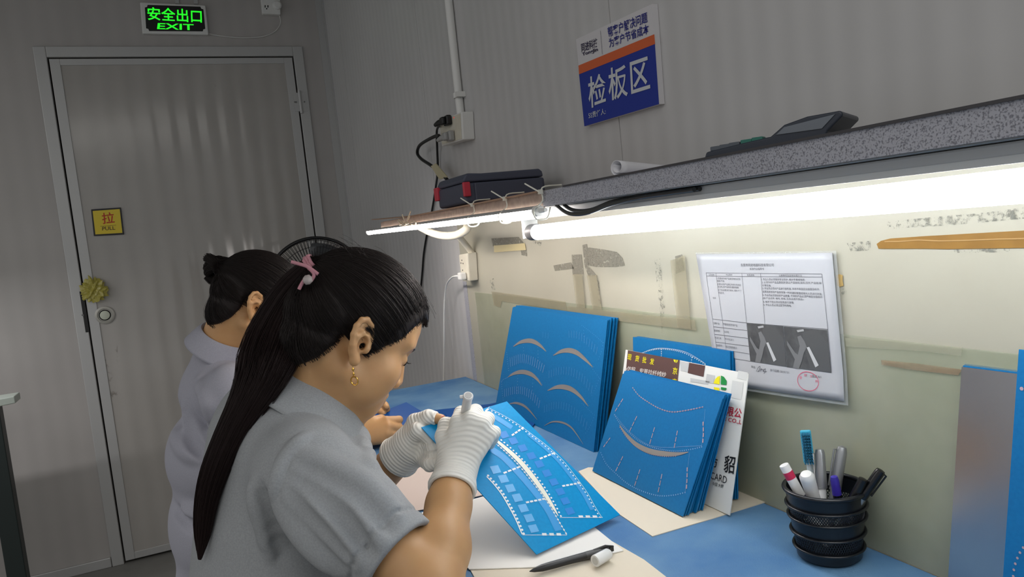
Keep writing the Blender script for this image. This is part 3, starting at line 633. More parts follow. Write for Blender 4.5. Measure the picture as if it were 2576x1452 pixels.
# the two printed photos
def photo(zq):
    A_ = [np.array(z2p(*p)) for p in zq]
    def pm(a, b): return (A_[0] * (1 - a) + A_[1] * a) * (1 - b) + (A_[3] * (1 - a) + A_[2] * a) * b
    e = MB().grid(lambda u, v: nsurf(*nuv(*pm(u, v)), .0006), 8, 8).build('photo_print', mat('photo_dark', (66, 66, 66), .4, noise=(60, (92, 92, 92), 1.2)), ws_)
    def poly(name, m, P_, o): 
        P2 = onN([pm(*p) for p in P_], o); MB().add(P2, [tuple(range(len(P2)))]).build(name, m, e)
    poly('print_table', mat('photo_mid', (86, 86, 86), .4), [(.42, .10), (.75, .0), (1, .35), (1, 1), (.55, 1), (.46, .6)], .0008)
    poly('print_arm', mat('photo_arm', (118, 118, 118), .4), [(.30, .22), (.38, .18), (.46, .32), (.50, .45), (.42, .60), (.36, .80), (.28, 1), (.14, 1), (.20, .78), (.05, .45), (.05, .34), (.22, .62), (.28, .66), (.34, .44)], .0010)
    poly('print_board', mat('photo_light', (190, 190, 190), .4), [(.50, .46), (.56, .44), (.74, .86), (.66, .92)], .0012)
    poly('print_fleck', mat('photo_light2', (170, 170, 170), .4), [(.30, .06), (.46, .02), (.47, .07), (.32, .11)], .0012)
photo(((514, 699), (848, 728), (880, 1096), (548, 1046))); photo(((852, 730), (1243, 764), (1278, 1150), (884, 1100)))

# ------------------------------------------------------------------ bench with blue mat
TB_Y0, TB_Y1, TB_X0 = -1.60, -4.30, -.585
tbl = empty('workbench', (-.29, -2.9, 0), 'long workbench along the wall with a worn blue top mat', 'workbench')
MB().span((TB_X0, TB_Y0, Z_T - .035), (-.012, TB_Y1, Z_T - .003)).build('bench_top', mat('bench_board', (150, 148, 142), .6), tbl, bevel=.002)
mm_ = mat('blue_mat', (62, 110, 158), .66, noise=(7, (98, 138, 172), 1.8), bump=(420, .35, .0012))
MB().span((TB_X0 - .003, TB_Y0 + .006, Z_T - .0028), (-.010, TB_Y1, Z_T)).build('top_mat', mm_, tbl, bevel=.001)
for x in (TB_X0 + .04, -.06):
    for y in (TB_Y0 - .06, -3.0, TB_Y1 + .06): MB().span((x - .02, y - .02, 0), (x + .02, y + .02, Z_T - .0355)).build('leg', m_alu, tbl)

# ------------------------------------------------------------------ sheets of card lying on the bench
m_card = mat('beige_card', (214, 204, 184), .7); m_card2 = mat('pinkish_card', (206, 190, 180), .7); m_wsheet = mat('white_card', (226, 224, 218), .65)
def sheet_on_bench(name, label, pts, z, m, cat='card'):
    q = [onz(x, y, z) for x, y in pts]; o = MB().slab(q, (0, 0, -.0012)).build(name, m); return tag(o, label, cat)
def para(a, b, c): return a, b, c, (a[0] + c[0] - b[0], a[1] + c[1] - b[1])
sheet_on_bench('card_sheet', 'beige card sheet on the blue mat under the leaning front board stack', ((1455, 1186), (1480, 1176), (1760, 1180), (1926, 1263), (1790, 1305), (1641, 1349), (1552, 1290)), Z_T + .0014, m_card)
sheet_on_bench('card_sheet', 'beige card sheet on the bench under the black pen', ((1120, 1300), (1300, 1285), (1512, 1346), (1620, 1408), (1700, 1470), (1230, 1520), (1165, 1400)), Z_T + .0014, m_card)
sheet_on_bench('card_sheet', 'pinkish card sheet on the bench behind the bare right forearm', ((960, 1150), (1150, 1140), (1330, 1195), (1212, 1246), (1085, 1277), (1030, 1289), (985, 1300)), Z_T + .0028, m_card2)
sheet_on_bench('card_sheet', 'white card sheet on the bench below the tilted held board', ((1060, 1290), (1216, 1249), (1330, 1262), (1490, 1322), (1568, 1385), (1395, 1425), (1180, 1432)), Z_T + .0030, m_wsheet)

# ------------------------------------------------------------------ blue etched boards
m_bd = mat('board_blue', (6, 102, 158), .42, noise=(240, (12, 111, 168), 1.0), spec=.35)
m_bedge = mat('board_edge', (18, 40, 110), .5)
m_held = mat('held_board_blue', (0, 132, 190), .42, noise=(240, (2, 141, 199), 1.0), spec=.18)
m_pr_gray = mat('arc_pattern', (158, 152, 146), .35, .35); m_pr_line = mat('etched_pale', (132, 164, 204), .45); m_pr_white = mat('etched_white', (214, 224, 226), .4); m_pr_cream = mat('bare_white_arc', (222, 222, 208), .4)
m_pr_pink = mat('etched_copper', (176, 150, 160), .4); m_pr_soft = mat('etched_soft_blue', (44, 146, 210), .4); m_pr_faint = mat('etched_faint', (84, 142, 196), .45)

def board(name, quad, th, m, label, group=None, bev=.0006):
    """quad TL,TR,BR,BL front corners; th: thickness vector pointing away from the viewer."""
    o = MB().slab(quad, th).build(name, m, None); return tag(o, label, 'board', group)
def evenly(P, d):
    P = np.array(P); s = np.r_[0, np.cumsum(np.linalg.norm(np.diff(P, axis=0), axis=1))]; n = max(2, int(round(s[-1] / d)) + 1); t_ = np.linspace(0, s[-1], n)
    return np.array([np.interp(t_, s, P[:, k]) for k in range(3)]).T
class Pat:
    def __init__(s, pl, off=.0006): s.pl = pl; s.off = off; s.mb = MB()
    def P(s, pts, k=6): return cr([s.pl.at(x, y, s.off) for x, y in pts], k) if k else [s.pl.at(x, y, s.off) for x, y in pts]
    def line(s, pts, w_, k=6): s.mb.stroke(s.P(pts, k), w_, s.pl.n); return s
    def dots(s, pts, d, r, k=8, n=6):
        for p in evenly(s.P(pts, k), d): s.mb.dot(p, r, s.pl.n, n)
        return s
    def dash(s, pts, d, w_, fill=.6, k=6):
        E = evenly(s.P(pts, k), d)
        for a, b in zip(E[:-1], E[1:]): s.mb.stroke([a, a + (b - a) * fill], w_, s.pl.n)
        return s
    def cres(s, pts, wmax, k=8):
        Q = s.P(pts, k); n = len(Q); s.mb.stroke(Q, [wmax * math.sin(math.pi * (i + .3) / (n - .4)) ** .8 + .0003 for i in range(n)], s.pl.n); return s
    def poly(s, pts): q = s.P(pts, 0); s.mb.add(q, [tuple(range(len(q)))]); return s
    def ticks(s, pa, pb, d, w_):
        A_ = evenly(s.P(pa, 8), d); B_ = s.P(pb, 8); B_ = np.array(B_); sB = np.r_[0, np.cumsum(np.linalg.norm(np.diff(B_, axis=0), axis=1))]
        t_ = np.linspace(0, sB[-1], len(A_)); B2 = np.array([np.interp(t_, sB, B_[:, k]) for k in range(3)]).T
        for a, b in zip(A_, B2): s.mb.stroke([a, b], w_, s.pl.n)
        return s
    def done(s, name, m, o): return s.mb.build(name, m, o)

# tall stack on the left, leaning on the splashback
BL, BR = onz(1246, 1024, Z_T + .0005), onz(1493, 1138, Z_T + .0005)
TL = onx(1290, 773, -.042); pl1 = Plane(BL, BR, TL); TR = pl1.at(1528, 806)
TLq, TRq = TL, TR
up1 = nrm(TL - BL); al1 = nrm(BR - BL)
NB = 8
for k in range(NB):
    s_ = k * .0030
    jx = (0, -.012, -.006, -.016, -.004, -.010, -.002, -.008)[k]; ju = (0, .001, .002, .0035, .002, .003, .001, .002)[k]
    sh_ = np.array([s_ * 1.05, 0, 0]) + al1 * (0 if k == 0 else (.0 + .006 + .5 * jx)) * (1 if k else 0)
    Q = [p + sh_ for p in (TL, TR, BR, BL)]
    lift = [up1 * ju, up1 * ju, 0, 0]
    Q = [q + l for q, l in zip(Q, lift)]
    if k == 0: lab = 'front blue board of the tall left stack, with pale fan shaped arcs'
    else: lab = 'blue board behind the front one in the tall left stack'
    o = board('etched_board', Q, -pl1.n * .0016, m_bd, lab, 'blue boards in the tall left stack')
    if k == 0: st1 = o
    else: o['group'] = 'blue boards hidden behind the front one in the tall left stack'
g_ = Pat(pl1)
def z7(x, y): return (1200 + x * 700 / 1694., 726 + y * 600 / 1452.)
def Z7(*P_): return [z7(*p) for p in P_]
for P_ in (((222, 354), (262, 328), (310, 318), (350, 325), (390, 350), (422, 384)), ((465, 408), (510, 384), (560, 377), (610, 392), (660, 432), (708, 480)), ((188, 540), (230, 516), (280, 508), (330, 522), (365, 550), (396, 592)), ((430, 622), (480, 602), (530, 600), (580, 616), (630, 656), (680, 718))): g_.cres(Z7(*P_), .0105)
g_.done('arc_pattern', m_pr_gray, st1)
g_ = Pat(pl1); g_.cres(Z7((190, 704), (235, 697), (280, 710), (320, 742), (368, 800)), .006); g_.cres(Z7((410, 836), (460, 812), (520, 816), (570, 842), (610, 890), (648, 948)), .004); g_.done('arc_pattern', m_pr_gray, st1)
g_ = Pat(pl1)
g_.ticks(Z7((202, 420), (260, 400), (310, 405), (360, 425), (412, 465)), Z7((205, 478), (262, 455), (310, 460), (355, 480), (400, 512)), .012, .0012)
g_.ticks(Z7((168, 612), (230, 596), (290, 600), (340, 628), (384, 680)), Z7((170, 660), (232, 642), (285, 648), (335, 680), (376, 728)), .012, .0012)
for P_ in (((182, 390), (188, 450), (194, 500)), ((150, 570), (156, 640), (160, 680)), ((150, 566), (165, 552), (188, 542))): g_.dots(Z7(*P_), .006, .0011)
g_.dots(Z7((222, 350), (262, 322), (310, 312), (352, 320), (392, 345), (424, 380)), .005, .0009); g_.dots(Z7((200, 524), (240, 506), (285, 503), (320, 512)), .004, .001); g_.dots(Z7((340, 520), (370, 545), (398, 586)), .004, .001); g_.dots(Z7((205, 698), (240, 692), (284, 704)), .004, .001)
for P_ in (((282, 340), (286, 400)), ((372, 360), (374, 440)), ((250, 530), (244, 640)), ((342, 556), (336, 640))): g_.dots(Z7(*P_), .008, .0009)
g_.done('etched_pattern', m_pr_line, st1)
g_ = Pat(pl1)
g_.ticks(Z7((560, 258), (610, 258), (650, 280), (690, 310), (735, 355)), Z7((562, 300), (608, 304), (645, 325), (682, 355), (726, 402)), .012, .0010)
g_.ticks(Z7((440, 500), (500, 478), (570, 480), (640, 515), (705, 590)), Z7((440, 545), (500, 525), (565, 530), (632, 565), (696, 640)), .012, .0010)
g_.ticks(Z7((412, 712), (470, 690), (540, 695), (610, 735), (672, 810)), Z7((412, 755), (470, 735), (536, 740), (600, 785), (662, 860)), .012, .0010)
g_.ticks(Z7((402, 265), (435, 270)), Z7((402, 300), (433, 305)), .012, .001)
for P_ in (((465, 404), (510, 378), (560, 371), (612, 386), (664, 428), (712, 476)), ((430, 616), (480, 596), (530, 593), (584, 610), (634, 650), (684, 712)), ((768, 330), (760, 380), (740, 430)), ((746, 545), (725, 600), (700, 650)), ((716, 770), (700, 820), (664, 880)), ((640, 225), (700, 270), (770, 330)), ((690, 470), (750, 550)), ((640, 700), (716, 770)), ((650, 255), (655, 330))): g_.dots(Z7(*P_), .0065, .0009)
g_.done('etched_pattern', m_pr_faint, st1)

# front stack with the upward curve, leaning on the leaflet card
BL, BR = onz(1490, 1185, Z_T + .0035), onz(1717, 1300, Z_T + .0035)
TL = onx(1567, 940, -.078); pl2 = Plane(BL, BR, TL); TR = pl2.at(1818, 1003)
NB2 = 9; up2 = nrm(TL - BL); al2 = nrm(BR - BL)
for k in range(NB2):
    db = np.array([.0046 * k, 0, 0]); dt = np.array([.0018 * k, 0, 0]); j = al2 * (0 if k == 0 else RNG.uniform(-.004, .002)); ju = up2 * (0 if k == 0 else RNG.uniform(.0, .004) + .0012 * (k % 3))
    Q = [TL + dt + j + ju, TR + dt + j + ju, BR + db + j, BL + db + j]
    n2 = nrm(np.cross(Q[3] - Q[2], Q[1] - Q[2])); n2 = n2 if n2[0] > 0 else -n2
    lab = 'front blue board of the near stack, with an upward curved grey arc' if k == 0 else 'blue board fanned behind the front one of the near stack'
    o = board('etched_board', Q, n2 * .0016, m_bd, lab, 'blue boards in the near leaning stack' if k == 0 else 'blue boards fanned behind the front one of the near stack')
    if k == 0: st2 = o
g_ = Pat(pl2); g_.cres(Z7((868, 830), (910, 890), (970, 950), (1050, 990), (1140, 1006), (1220, 1008), (1290, 996)), .0085); g_.done('arc_pattern', m_pr_gray, st2)
g_ = Pat(pl2)
for P_ in (((950, 605), (985, 650), (1040, 690), (1110, 730), (1190, 752), (1290, 740), (1375, 722)),): g_.dots(Z7(*P_), .0065, .0014); g_.line(Z7(*P_), .0005)
g_.dots(Z7((872, 845), (920, 915), (980, 965), (1050, 1005), (1140, 1022), (1210, 1020)), .0055, .0013)
for P_ in (((1378, 812), (1380, 880), (1376, 950)), ((1282, 1090), (1280, 1160), (1276, 1230))): g_.dash(Z7(*P_), .008, .0026, .7, 0)
for P_ in (((975, 778), (925, 880)), ((1083, 846), (1050, 955)), ((1222, 866), (1200, 980)), ((890, 1022), (842, 1120)), ((994, 1102), (958, 1210)), ((1128, 1130), (1102, 1250)), ((890, 672), (838, 755)), ((812, 910), (768, 970))): g_.dash(Z7(*P_), .010, .0018, .75, 0)
g_.done('copper_pattern', m_pr_pink, st2)
g_ = Pat(pl2)
g_.dots(Z7((838, 770), (870, 820), (930, 880), (990, 930), (1080, 970), (1200, 990), (1290, 982), (1370, 965)), .005, .0011); g_.dots(Z7((755, 1000), (790, 1070), (850, 1130), (920, 1190), (1010, 1235), (1110, 1262), (1200, 1258), (1268, 1242)), .0055, .0012)
g_.line(Z7((838, 765), (930, 872), (1080, 962), (1370, 958)), .0004); g_.line(Z7((1390, 735), (1370, 960)), .0004); g_.line(Z7((1295, 1000), (1268, 1250)), .0004)
g_.done('etched_pattern', m_pr_line, st2)

# stack behind the leaflet
BL3, BR3 = np.array([-.045, -2.632, Z_T + .0005]), np.array([-.045, -2.916, Z_T + .0005]); TL3 = onx(1592, 848, -.022)
pl3 = Plane(BL3, BR3, TL3); TR3 = pl3.at(1836, 884); k3 = (TR3 - TL3)
for k in range(4):
    d = np.array([.0032 * k, 0, 0]); j = nrm(BR3 - BL3) * (0, .003, .004, .001)[k]
    o = board('etched_board', [TL3 + d + j, TR3 + d + j, TL3 + k3 - (TL3 - BL3) + d * 1.0 + j, BL3 + d + j], -pl3.n * .0016, m_bd, 'front blue board behind the leaflet, with a white dotted circle arc' if k == 0 else 'blue board behind the front one in the stack behind the leaflet', 'blue boards in the stack behind the leaflet' if k == 0 else 'blue boards hidden in the stack behind the leaflet')
    if k == 0: st3 = o
g_ = Pat(pl3)
g_.dots(Z7((1005, 394), (1060, 376), (1120, 368), (1200, 376), (1270, 395), (1330, 425), (1390, 462)), .0055, .0012); g_.line(Z7((1000, 394), (1060, 372), (1120, 363), (1200, 370), (1275, 388), (1335, 420), (1392, 458)), .0006)
g_.dots(Z7((1124, 372), (1124, 410)), .004, .0012, 0); g_.dots(Z7((1310, 420), (1306, 450)), .004, .0012, 0)
g_.done('etched_pattern', m_pr_white, st3)

# leaflet card between the stacks
pb = onz(1835, 1297, Z_T + .003); ptr = onx(1883, 940, -.040); plL = Plane(pb, pb + np.array([0, .1, 0]), ptr)
lf = [plL.at(x, y) for x, y in ((1574, 880), (1883, 941), (1835, 1297), (1530, 1140))]
lf[3] = lf[0] + (lf[2] - lf[1])
leaf = MB().slab(lf, -plL.n * .0016).build('leaflet_card', mat('leaflet_white', (226, 226, 220), .45)); tag(leaf, 'printed white and brown leaflet card standing behind the near board stack', 'leaflet')
def lay(name, m, polys, off=.0006):
    k = MB()
    for P_ in polys:
        q = [plL.at(*z7(*p), off) for p in P_]; k.add(q, [tuple(range(len(q)))])
    return k.build(name, m, leaf)
lay('brown_field', mat('leaflet_brown', (92, 66, 62), .45), [((920, 376), (1236, 436), (1215, 640), (900, 585))])
lay('grey_block', mat('leaflet_grey', (190, 192, 190), .45), [((1236, 440), (1292, 452), (1284, 510), (1240, 500)), ((1300, 545), (1420, 566), (1408, 585), (1300, 568)), ((1400, 520), (1450, 530), (1440, 580), (1392, 572))], .0004)
lay('grey_block', mat('leaflet_grey2', (206, 207, 203), .45), [((1556, 560), (1624, 572), (1610, 678), (1542, 664)), ((1592, 500), (1650, 512), (1640, 560), (1584, 548))], .0004)
lay('brown_block', mat('leaflet_brown2', (88, 62, 58), .45), [((1294, 452), (1390, 470), (1380, 538), (1284, 514))])
lay('yellow_emblem', mat('leaflet_yellow', (236, 224, 30), .4), [((1482, 532), (1478, 584), (1442, 578), (1452, 552), (1466, 538)), ((1444, 600), (1478, 606), (1474, 645), (1458, 636), (1446, 620))], .0008)
lay('green_emblem', mat('leaflet_green', (30, 140, 66), .4), [((1488, 530), (1506, 538), (1522, 562), (1520, 588), (1486, 584)), ((1488, 600), (1522, 606), (1516, 620), (1487, 616)), ((1486, 630), (1508, 630), (1496, 645), (1484, 642))], .0008)
def ltx(name, m, items):
    k = MB()
    for s, pts, bo in items: put_text(k, s, [plL.at(*z7(*p), .0009) for p in pts], bo)
    return k.build(name, m, leaf)
ltx('yellow_lettering', mat('leaflet_yellow2', (236, 226, 20), .4), [('现', ((922, 398), (945, 402), (940, 438), (918, 434)), .008), ('货', ((968, 406), (992, 410), (986, 448), (963, 443)), .008), ('批', ((1012, 414), (1037, 418), (1031, 456), (1007, 452)), .008), ('发', ((1058, 424), (1083, 428), (1078, 466), (1052, 462)), .008), ('京', ((1196, 478), (1224, 483), (1220, 526), (1192, 521)), .008), ('吉', ((1194, 545), (1220, 549), (1215, 590), (1190, 585)), .008)])
lay('emblem_scrap', mat('leaflet_yellow3', (220, 214, 40), .4), [((1198, 432), (1212, 434), (1211, 452), (1203, 446)), ((1216, 435), (1226, 436), (1222, 448), (1215, 454))], .0009)
ltx('white_lettering', mat('leaflet_white2', (226, 222, 216), .4), [('p仿貂、安哥拉纤绒纱', ((908, 470), (1156, 510), (1150, 546), (902, 506)), .008)])
ltx('red_lettering', mat('leaflet_red', (190, 36, 60), .4), [('有限公', ((1480, 706), (1618, 732), (1610, 792), (1472, 766)), .014), ('ILE CO.,L', ((1486, 776), (1616, 802), (1611, 832), (1482, 802)), .012)])
ltx('black_lettering', mat('leaflet_black', (34, 34, 34), .4), [('仿', ((1425, 1020), (1470, 1030), (1463, 1094), (1416, 1082)), .014), ('貂', ((1512, 1012), (1578, 1024), (1566, 1132), (1502, 1118)), .014), ('CARD', ((1428, 1116), (1526, 1146), (1520, 1190), (1424, 1158)), .0), ('中国·大朗', ((1438, 1176), (1504, 1194), (1500, 1216), (1434, 1198)), .0)])

# blue boards and bare plate at the right
pA = np.array([-.034, -3.0, Z_T + .0005]); plS = Plane(pA, pA + np.array([0, -.2, 0]), onx(2418, 922, -.014))
S_TL, S_TR = plS.at(2419, 923), plS.at(2640, 951); S_BL0 = plS.at(2385, 1452); d_ = nrm(S_BL0 - S_TL); S_BL = S_TL + d_ * ((Z_T + .0008 - S_TL[2]) / d_[2]); S_BR = S_BL + (S_TR - S_TL)
m_steel = mat('brushed_plate', (188, 186, 188), .24, 1.0, bump=(60, .04, .001))
for k in range(3):
    d = np.array([.0024 * k, .0, 0.0012 * k])
    o = board('bare_plate', [q + d for q in (S_TL, S_TR, S_BR, S_BL)], -plS.n * .0014, m_steel if k == 0 else m_bd, ('bare grey metal plate leaning upright at the right edge', 'blue backed plate directly behind the bare metal plate', 'rearmost plate behind the bare metal plate')[k])
pB = np.array([-.080, -3.3, Z_T + .0005]); plE = Plane(pB, pB + np.array([0, -.2, 0]), onx(2563, 880, -.045))
e_TL, e_TR = plE.at(2563, 879), plE.at(2760, 905); d_ = nrm(plE.at(2523, 1452) - e_TL); e_BL = e_TL + d_ * ((Z_T + .0008 - e_TL[2]) / d_[2]); e_BR = e_BL + (e_TR - e_TL)
o = board('etched_board', [e_TL, e_TR, e_BR, e_BL], -plE.n * .0016, m_bd, 'blue board cut by the right edge in front of the metal plate')
g_ = Pat(plE); g_.dots([(2575, 1378), (2566, 1392), (2558, 1410), (2552, 1430), (2550, 1450)], .006, .0014); g_.dots([(2584, 1000), (2571, 978)], .02, .002); g_.done('copper_pattern', m_pr_pink, o)

# the board being inspected
sc = 1.03
hA, hB, hC, hD = [CAM + (p - CAM) * 1.0 for p in (dep(1060, 1075, 1.107 * sc), dep(1275, 1010, 1.206 * sc), dep(1560, 1295, 1.098 * sc), dep(1350, 1395, 1.0 * sc))]
plH = Plane(hA, hB, hD); hC = plH.at(1560, 1295)
hbd = board('etched_board', [hA, hB, hC, hD], -plH.n * .0014, m_held, 'bright blue board with white curved bands held tilted over the bench by gloved hands')
def z6(x, y): return (860 + x * 740 / 2043., 926 + y * 526 / 1452.)
def Z6(*P_): return [z6(*p) for p in P_]
g_ = Pat(plH); arcC = ((940, 395), (1060, 495), (1150, 570), (1240, 655), (1330, 765), (1405, 870), (1465, 965), (1502, 1030))
g_.cres(Z6(*arcC), .0085); g_.done('arc_pattern', m_pr_cream, hbd)
g_ = Pat(plH)
up_ = ((975, 400), (1085, 485), (1180, 565), (1270, 655), (1360, 765), (1430, 865), (1485, 960), (1520, 1030)); lo_ = ((900, 400), (1060, 520), (1150, 598), (1230, 680), (1320, 790), (1400, 895), (1460, 985), (1520, 1090), (1556, 1150))
outer = ((1024, 282), (1120, 330), (1220, 390), (1330, 470), (1440, 555), (1540, 650), (1630, 765), (1705, 870), (1755, 960), (1800, 1032)); low = ((1005, 755), (1060, 815), (1110, 880), (1160, 965), (1205, 1050), (1240, 1130), (1252, 1158))
g_.dots(Z6(*up_), .0065, .0017); g_.dots(Z6(*lo_), .0060, .0016); g_.dots(Z6(*[(a - 8, b + 6) for a, b in outer]), .0066, .0014); g_.dots(Z6(*[(a + 10, b - 6) for a, b in low]), .0062, .0020)
g_.line(Z6(*outer), .0007); g_.line(Z6(*low), .0018); g_.line(Z6(*lo_[:-1], (1562, 1160)), .0006)
g_.line(Z6((1252, 1162), (1562, 1162)), .0007, 0); g_.line(Z6((1512, 1040), (1810, 1040)), .0007, 0); g_.line(Z6((1800, 1032), (1810, 1040)), .0006, 0); g_.line(Z6((1024, 270), (960, 345)), .0006, 0)
for P_ in (((1180, 470), (1266, 410)), ((1374, 632), (1484, 588)), ((1530, 822), (1662, 798)), ((1122, 732), (1244, 684)), ((1278, 936), (1418, 908)), ((975, 325), (1018, 282))): g_.dash(Z6(*P_), .0078, .0030, .75, 0)
g_.dash(Z6((1390, 1157), (1540, 1157)), .0105, .0040, .62, 0); g_.dash(Z6((1644, 1034), (1790, 1034)), .0105, .0040, .62, 0)
g_.done('etched_pattern', m_pr_white, hbd)
g_ = Pat(plH, .0005)
for x, y in ((1065, 708), (1120, 772), (1168, 838), (1216, 904), (1258, 976), (1298, 1045), (1328, 1118)): g_.poly(Z6((x - 38, y - 22), (x + 18, y - 32), (x + 42, y + 18), (x - 14, y + 30)))
g_.done('square_pattern', mat('etched_square_bright', (84, 164, 218), .4), hbd)
g_ = Pat(plH, .0005)
for x, y in ((1125, 465), (1190, 508), (1255, 558), (1315, 612), (1370, 668), (1422, 732), (1470, 794), (1515, 860), (1550, 925), (1582, 995)): g_.poly(Z6((x - 36, y - 16), (x + 14, y - 28), (x + 38, y + 14), (x - 12, y + 28)))
g_.done('square_pattern', mat('etched_square_dim', (26, 126, 204), .4), hbd)
g_ = Pat(plH, .0004)
g_.line(Z6((1030, 560), (1120, 620), (1200, 700), (1290, 800), (1370, 900), (1440, 1000), (1505, 1130)), .012); g_.line(Z6((1290, 455), (1400, 545), (1500, 640), (1590, 750), (1670, 860), (1740, 985)), .008); g_.line(Z6((1010, 310), (1110, 370), (1180, 415)), .010)
g_.done('band_pattern', m_pr_soft, hbd)

# boards lying flat on the far part of the bench
m_bd_dark = mat('board_navy_back', (6, 70, 138), .5, spec=.2)
for i, (pts, z, lab) in enumerate(((((960, 1055), (1020, 1040), (1272, 1012), (1300, 1062), (1010, 1120)), Z_T + .0022, 'dark blue board lying flat behind the tilted held board'), (((1120, 1040), (1262, 1010), (1345, 1066), (1330, 1085), (1160, 1110)), Z_T + .0042, 'upper flat blue board beside the foot of the tall left stack'))):
    o = board('etched_board', [onz(x, y, z) for x, y in pts], (0, 0, -.0016), m_bd_dark, lab)

# black pen and white pen cap on the card
def pen_axis(a, b): return np.asarray(a, float), nrm(np.asarray(b) - np.asarray(a)), np.linalg.norm(np.asarray(b) - np.asarray(a))
pz = Z_T + .0036 + .0052
a, d, L_ = pen_axis(onz(1332, 1438, pz), onz(1543, 1379, pz))
pe = empty('black_pen', a, 'black capped pen lying on the white card at the bench front', 'pen')
m_pen = mat('pen_black', (34, 34, 35), .4)
MB().lathe([(.0006, 0), (.0026, .006), (.0046, .018), (.0050, .03), (.0052, L_ * .8), (.0048, L_ * .84), (.0040, L_ - .008)], a, d, 18).build('barrel', m_pen, pe, 40)
MB().lathe([(.0052, L_ * .66), (.0054, L_ * .68), (.0052, L_ * .84)], a, d, 18).build('grip_band', mat('pen_band', (60, 60, 60), .4), pe, 40)
k = MB(); tt = a + d * L_; k.tube([a + d * (L_ - .03) + [0, 0, .0045], a + d * (L_ - .012) + [0, 0, .006], tt + [0, 0, .002]], .0016, 8); k.box(tt - d * .004, (.006, .006, .006)); k.build('pen_clip', m_pen, pe, 40)
a, d, L_ = pen_axis(onz(1497, 1412, Z_T + .0117), onz(1533, 1392, Z_T + .0117))
pc = empty('pen_cover', a, 'small white marker cap lying beside the black pen', 'pen cap')
MB().lathe([(.0078, 0), (.0080, .001), (.0074, L_ - .003), (.0055, L_)], a, d, 24).build('cap_shell', mat('cap_white', (226, 226, 222), .4), pc, 40)
MB().lathe([(.0052, -.0003), (.0052, .0004)], a, d, 20).build('cap_mouth', mat('cap_mouth', (196, 196, 190), .6), pc)

# ------------------------------------------------------------------ pen pot
pc0 = onz(2101, 1393, Z_T); POT = np.array([min(pc0[0], -.066), pc0[1], Z_T]); PH = .092
pot = empty('pen_pot', POT, 'black ribbed mesh pen pot full of pens beside the splashback', 'pen pot')
m_pot = mat('pot_black', (16, 19, 24), .28)
mesh_m = mat('pot_mesh', (26, 30, 36), .35, .3); nt = mesh_m.node_tree; b = nt.nodes['Principled BSDF']
def rr(h): return .0375 + .0100 * h / PH
MB().lathe([(.002, .001), (rr(0) - .002, .001), (rr(0) + .0004, .004), (rr(0) + .001, .014), (rr(.02), .020)], POT, n=48).build('base', m_pot, pot, 40)
k = MB()
for h0, h1 in ((.004, .016), (.036, .057), (.071, .090)): k.lathe([(rr(h0) - .0008, h0), (rr(h0) + .0012, h0), (rr(h1) + .0012, h1), (rr(h1) - .0008, h1)], POT, n=48, closed=True)
k.build('solid_band', m_pot, pot, 40)
# woven wire sections as real thin wires
k = MB()
for h0, h1 in ((.014, .038), (.055, .073)):
    n_ = 84
    for sgn in (1, -1):
        for i in range(n_):
            k.tube([POT + np.array([rr(h0 + (h1 - h0) * t_) * math.cos(2 * math.pi * (i / n_) + sgn * t_ * .28), rr(h0 + (h1 - h0) * t_) * math.sin(2 * math.pi * (i / n_) + sgn * t_ * .28), h0 + (h1 - h0) * t_]) for t_ in (0, .5, 1)], .00055, 4, caps=False)
k.build('wire_mesh', mesh_m, pot)
k = MB()
for h0 in (.017, .037, .057, .072): k.lathe([(rr(h0) + .0028 + .0022 * math.cos(t_), h0 + .0018 * math.sin(t_)) for t_ in np.linspace(0, 6.283, 9)[:-1]], POT, n=48, closed=True)
k.build('ring_rib', m_pot, pot, 60)
k = MB(); k.lathe([(rr(PH) + .0015 + .0032 * math.cos(t_), PH + .0028 * math.sin(t_)) for t_ in np.linspace(0, 6.283, 11)[:-1]], POT, n=56, closed=True); k.build('rim', m_pot, pot, 60)
m_wpen = mat('marker_white', (222, 222, 220), .35); m_silver = mat('pen_silver', (150, 152, 154), .3, .6); m_redp = mat('marker_red', (196, 40, 80), .4); m_navy = mat('marker_print', (40, 40, 90), .5); m_purple = mat('cap_purple', (56, 44, 150), .35); m_blkg = mat('pen_gloss_black', (14, 14, 16), .25)
def stick(name, label, cat, top, foot, parts):
    """a pen standing in the pot: parts are (part name, material, [(radius, distance from the top)])"""
    top = np.asarray(top, float); foot = np.asarray(foot, float); d = nrm(foot - top); e = empty(name, foot, label, cat)
    for nm, m_, prof in parts: MB().lathe(prof, top, d, 20).build(nm, m_, e, 40)
    return e, top, d
def pot_pt(ang, r_, h): return POT + np.array([r_ * math.cos(math.radians(ang)), r_ * math.sin(math.radians(ang)), h])
def pend(x, y, dz): return dep(x, y, dz)
D0 = (CR @ (POT - CAM))[2]
def clipbar(e, top, d, side, l0, l1, r_, m_):
    k = MB(); s = nrm(np.asarray(side) - d * (np.asarray(side) @ d)); k.tube([top + d * l0 + s * (r_ + .0005), top + d * l0 + s * (r_ + .003), top + d * l1 + s * (r_ + .0022)], .0012, 6); k.build('pocket_clip', m_, e, 50)
e, t_, d = stick('marker_pen', 'white paint marker with red print at the left side of the pen pot', 'pen', dep(1972, 1170, D0 - .01), pot_pt(250, .012, .004), [('barrel', m_wpen, [(.0058, 0), (.0062, .001), (.0062, .115), (.003, .125)]), ('red_label', m_redp, [(.0064, .009), (.0064, .019)]), ('blue_label', m_navy, [(.0064, .044), (.0064, .050)])])
k = MB(); MBn = nrm(CAM - t_); 
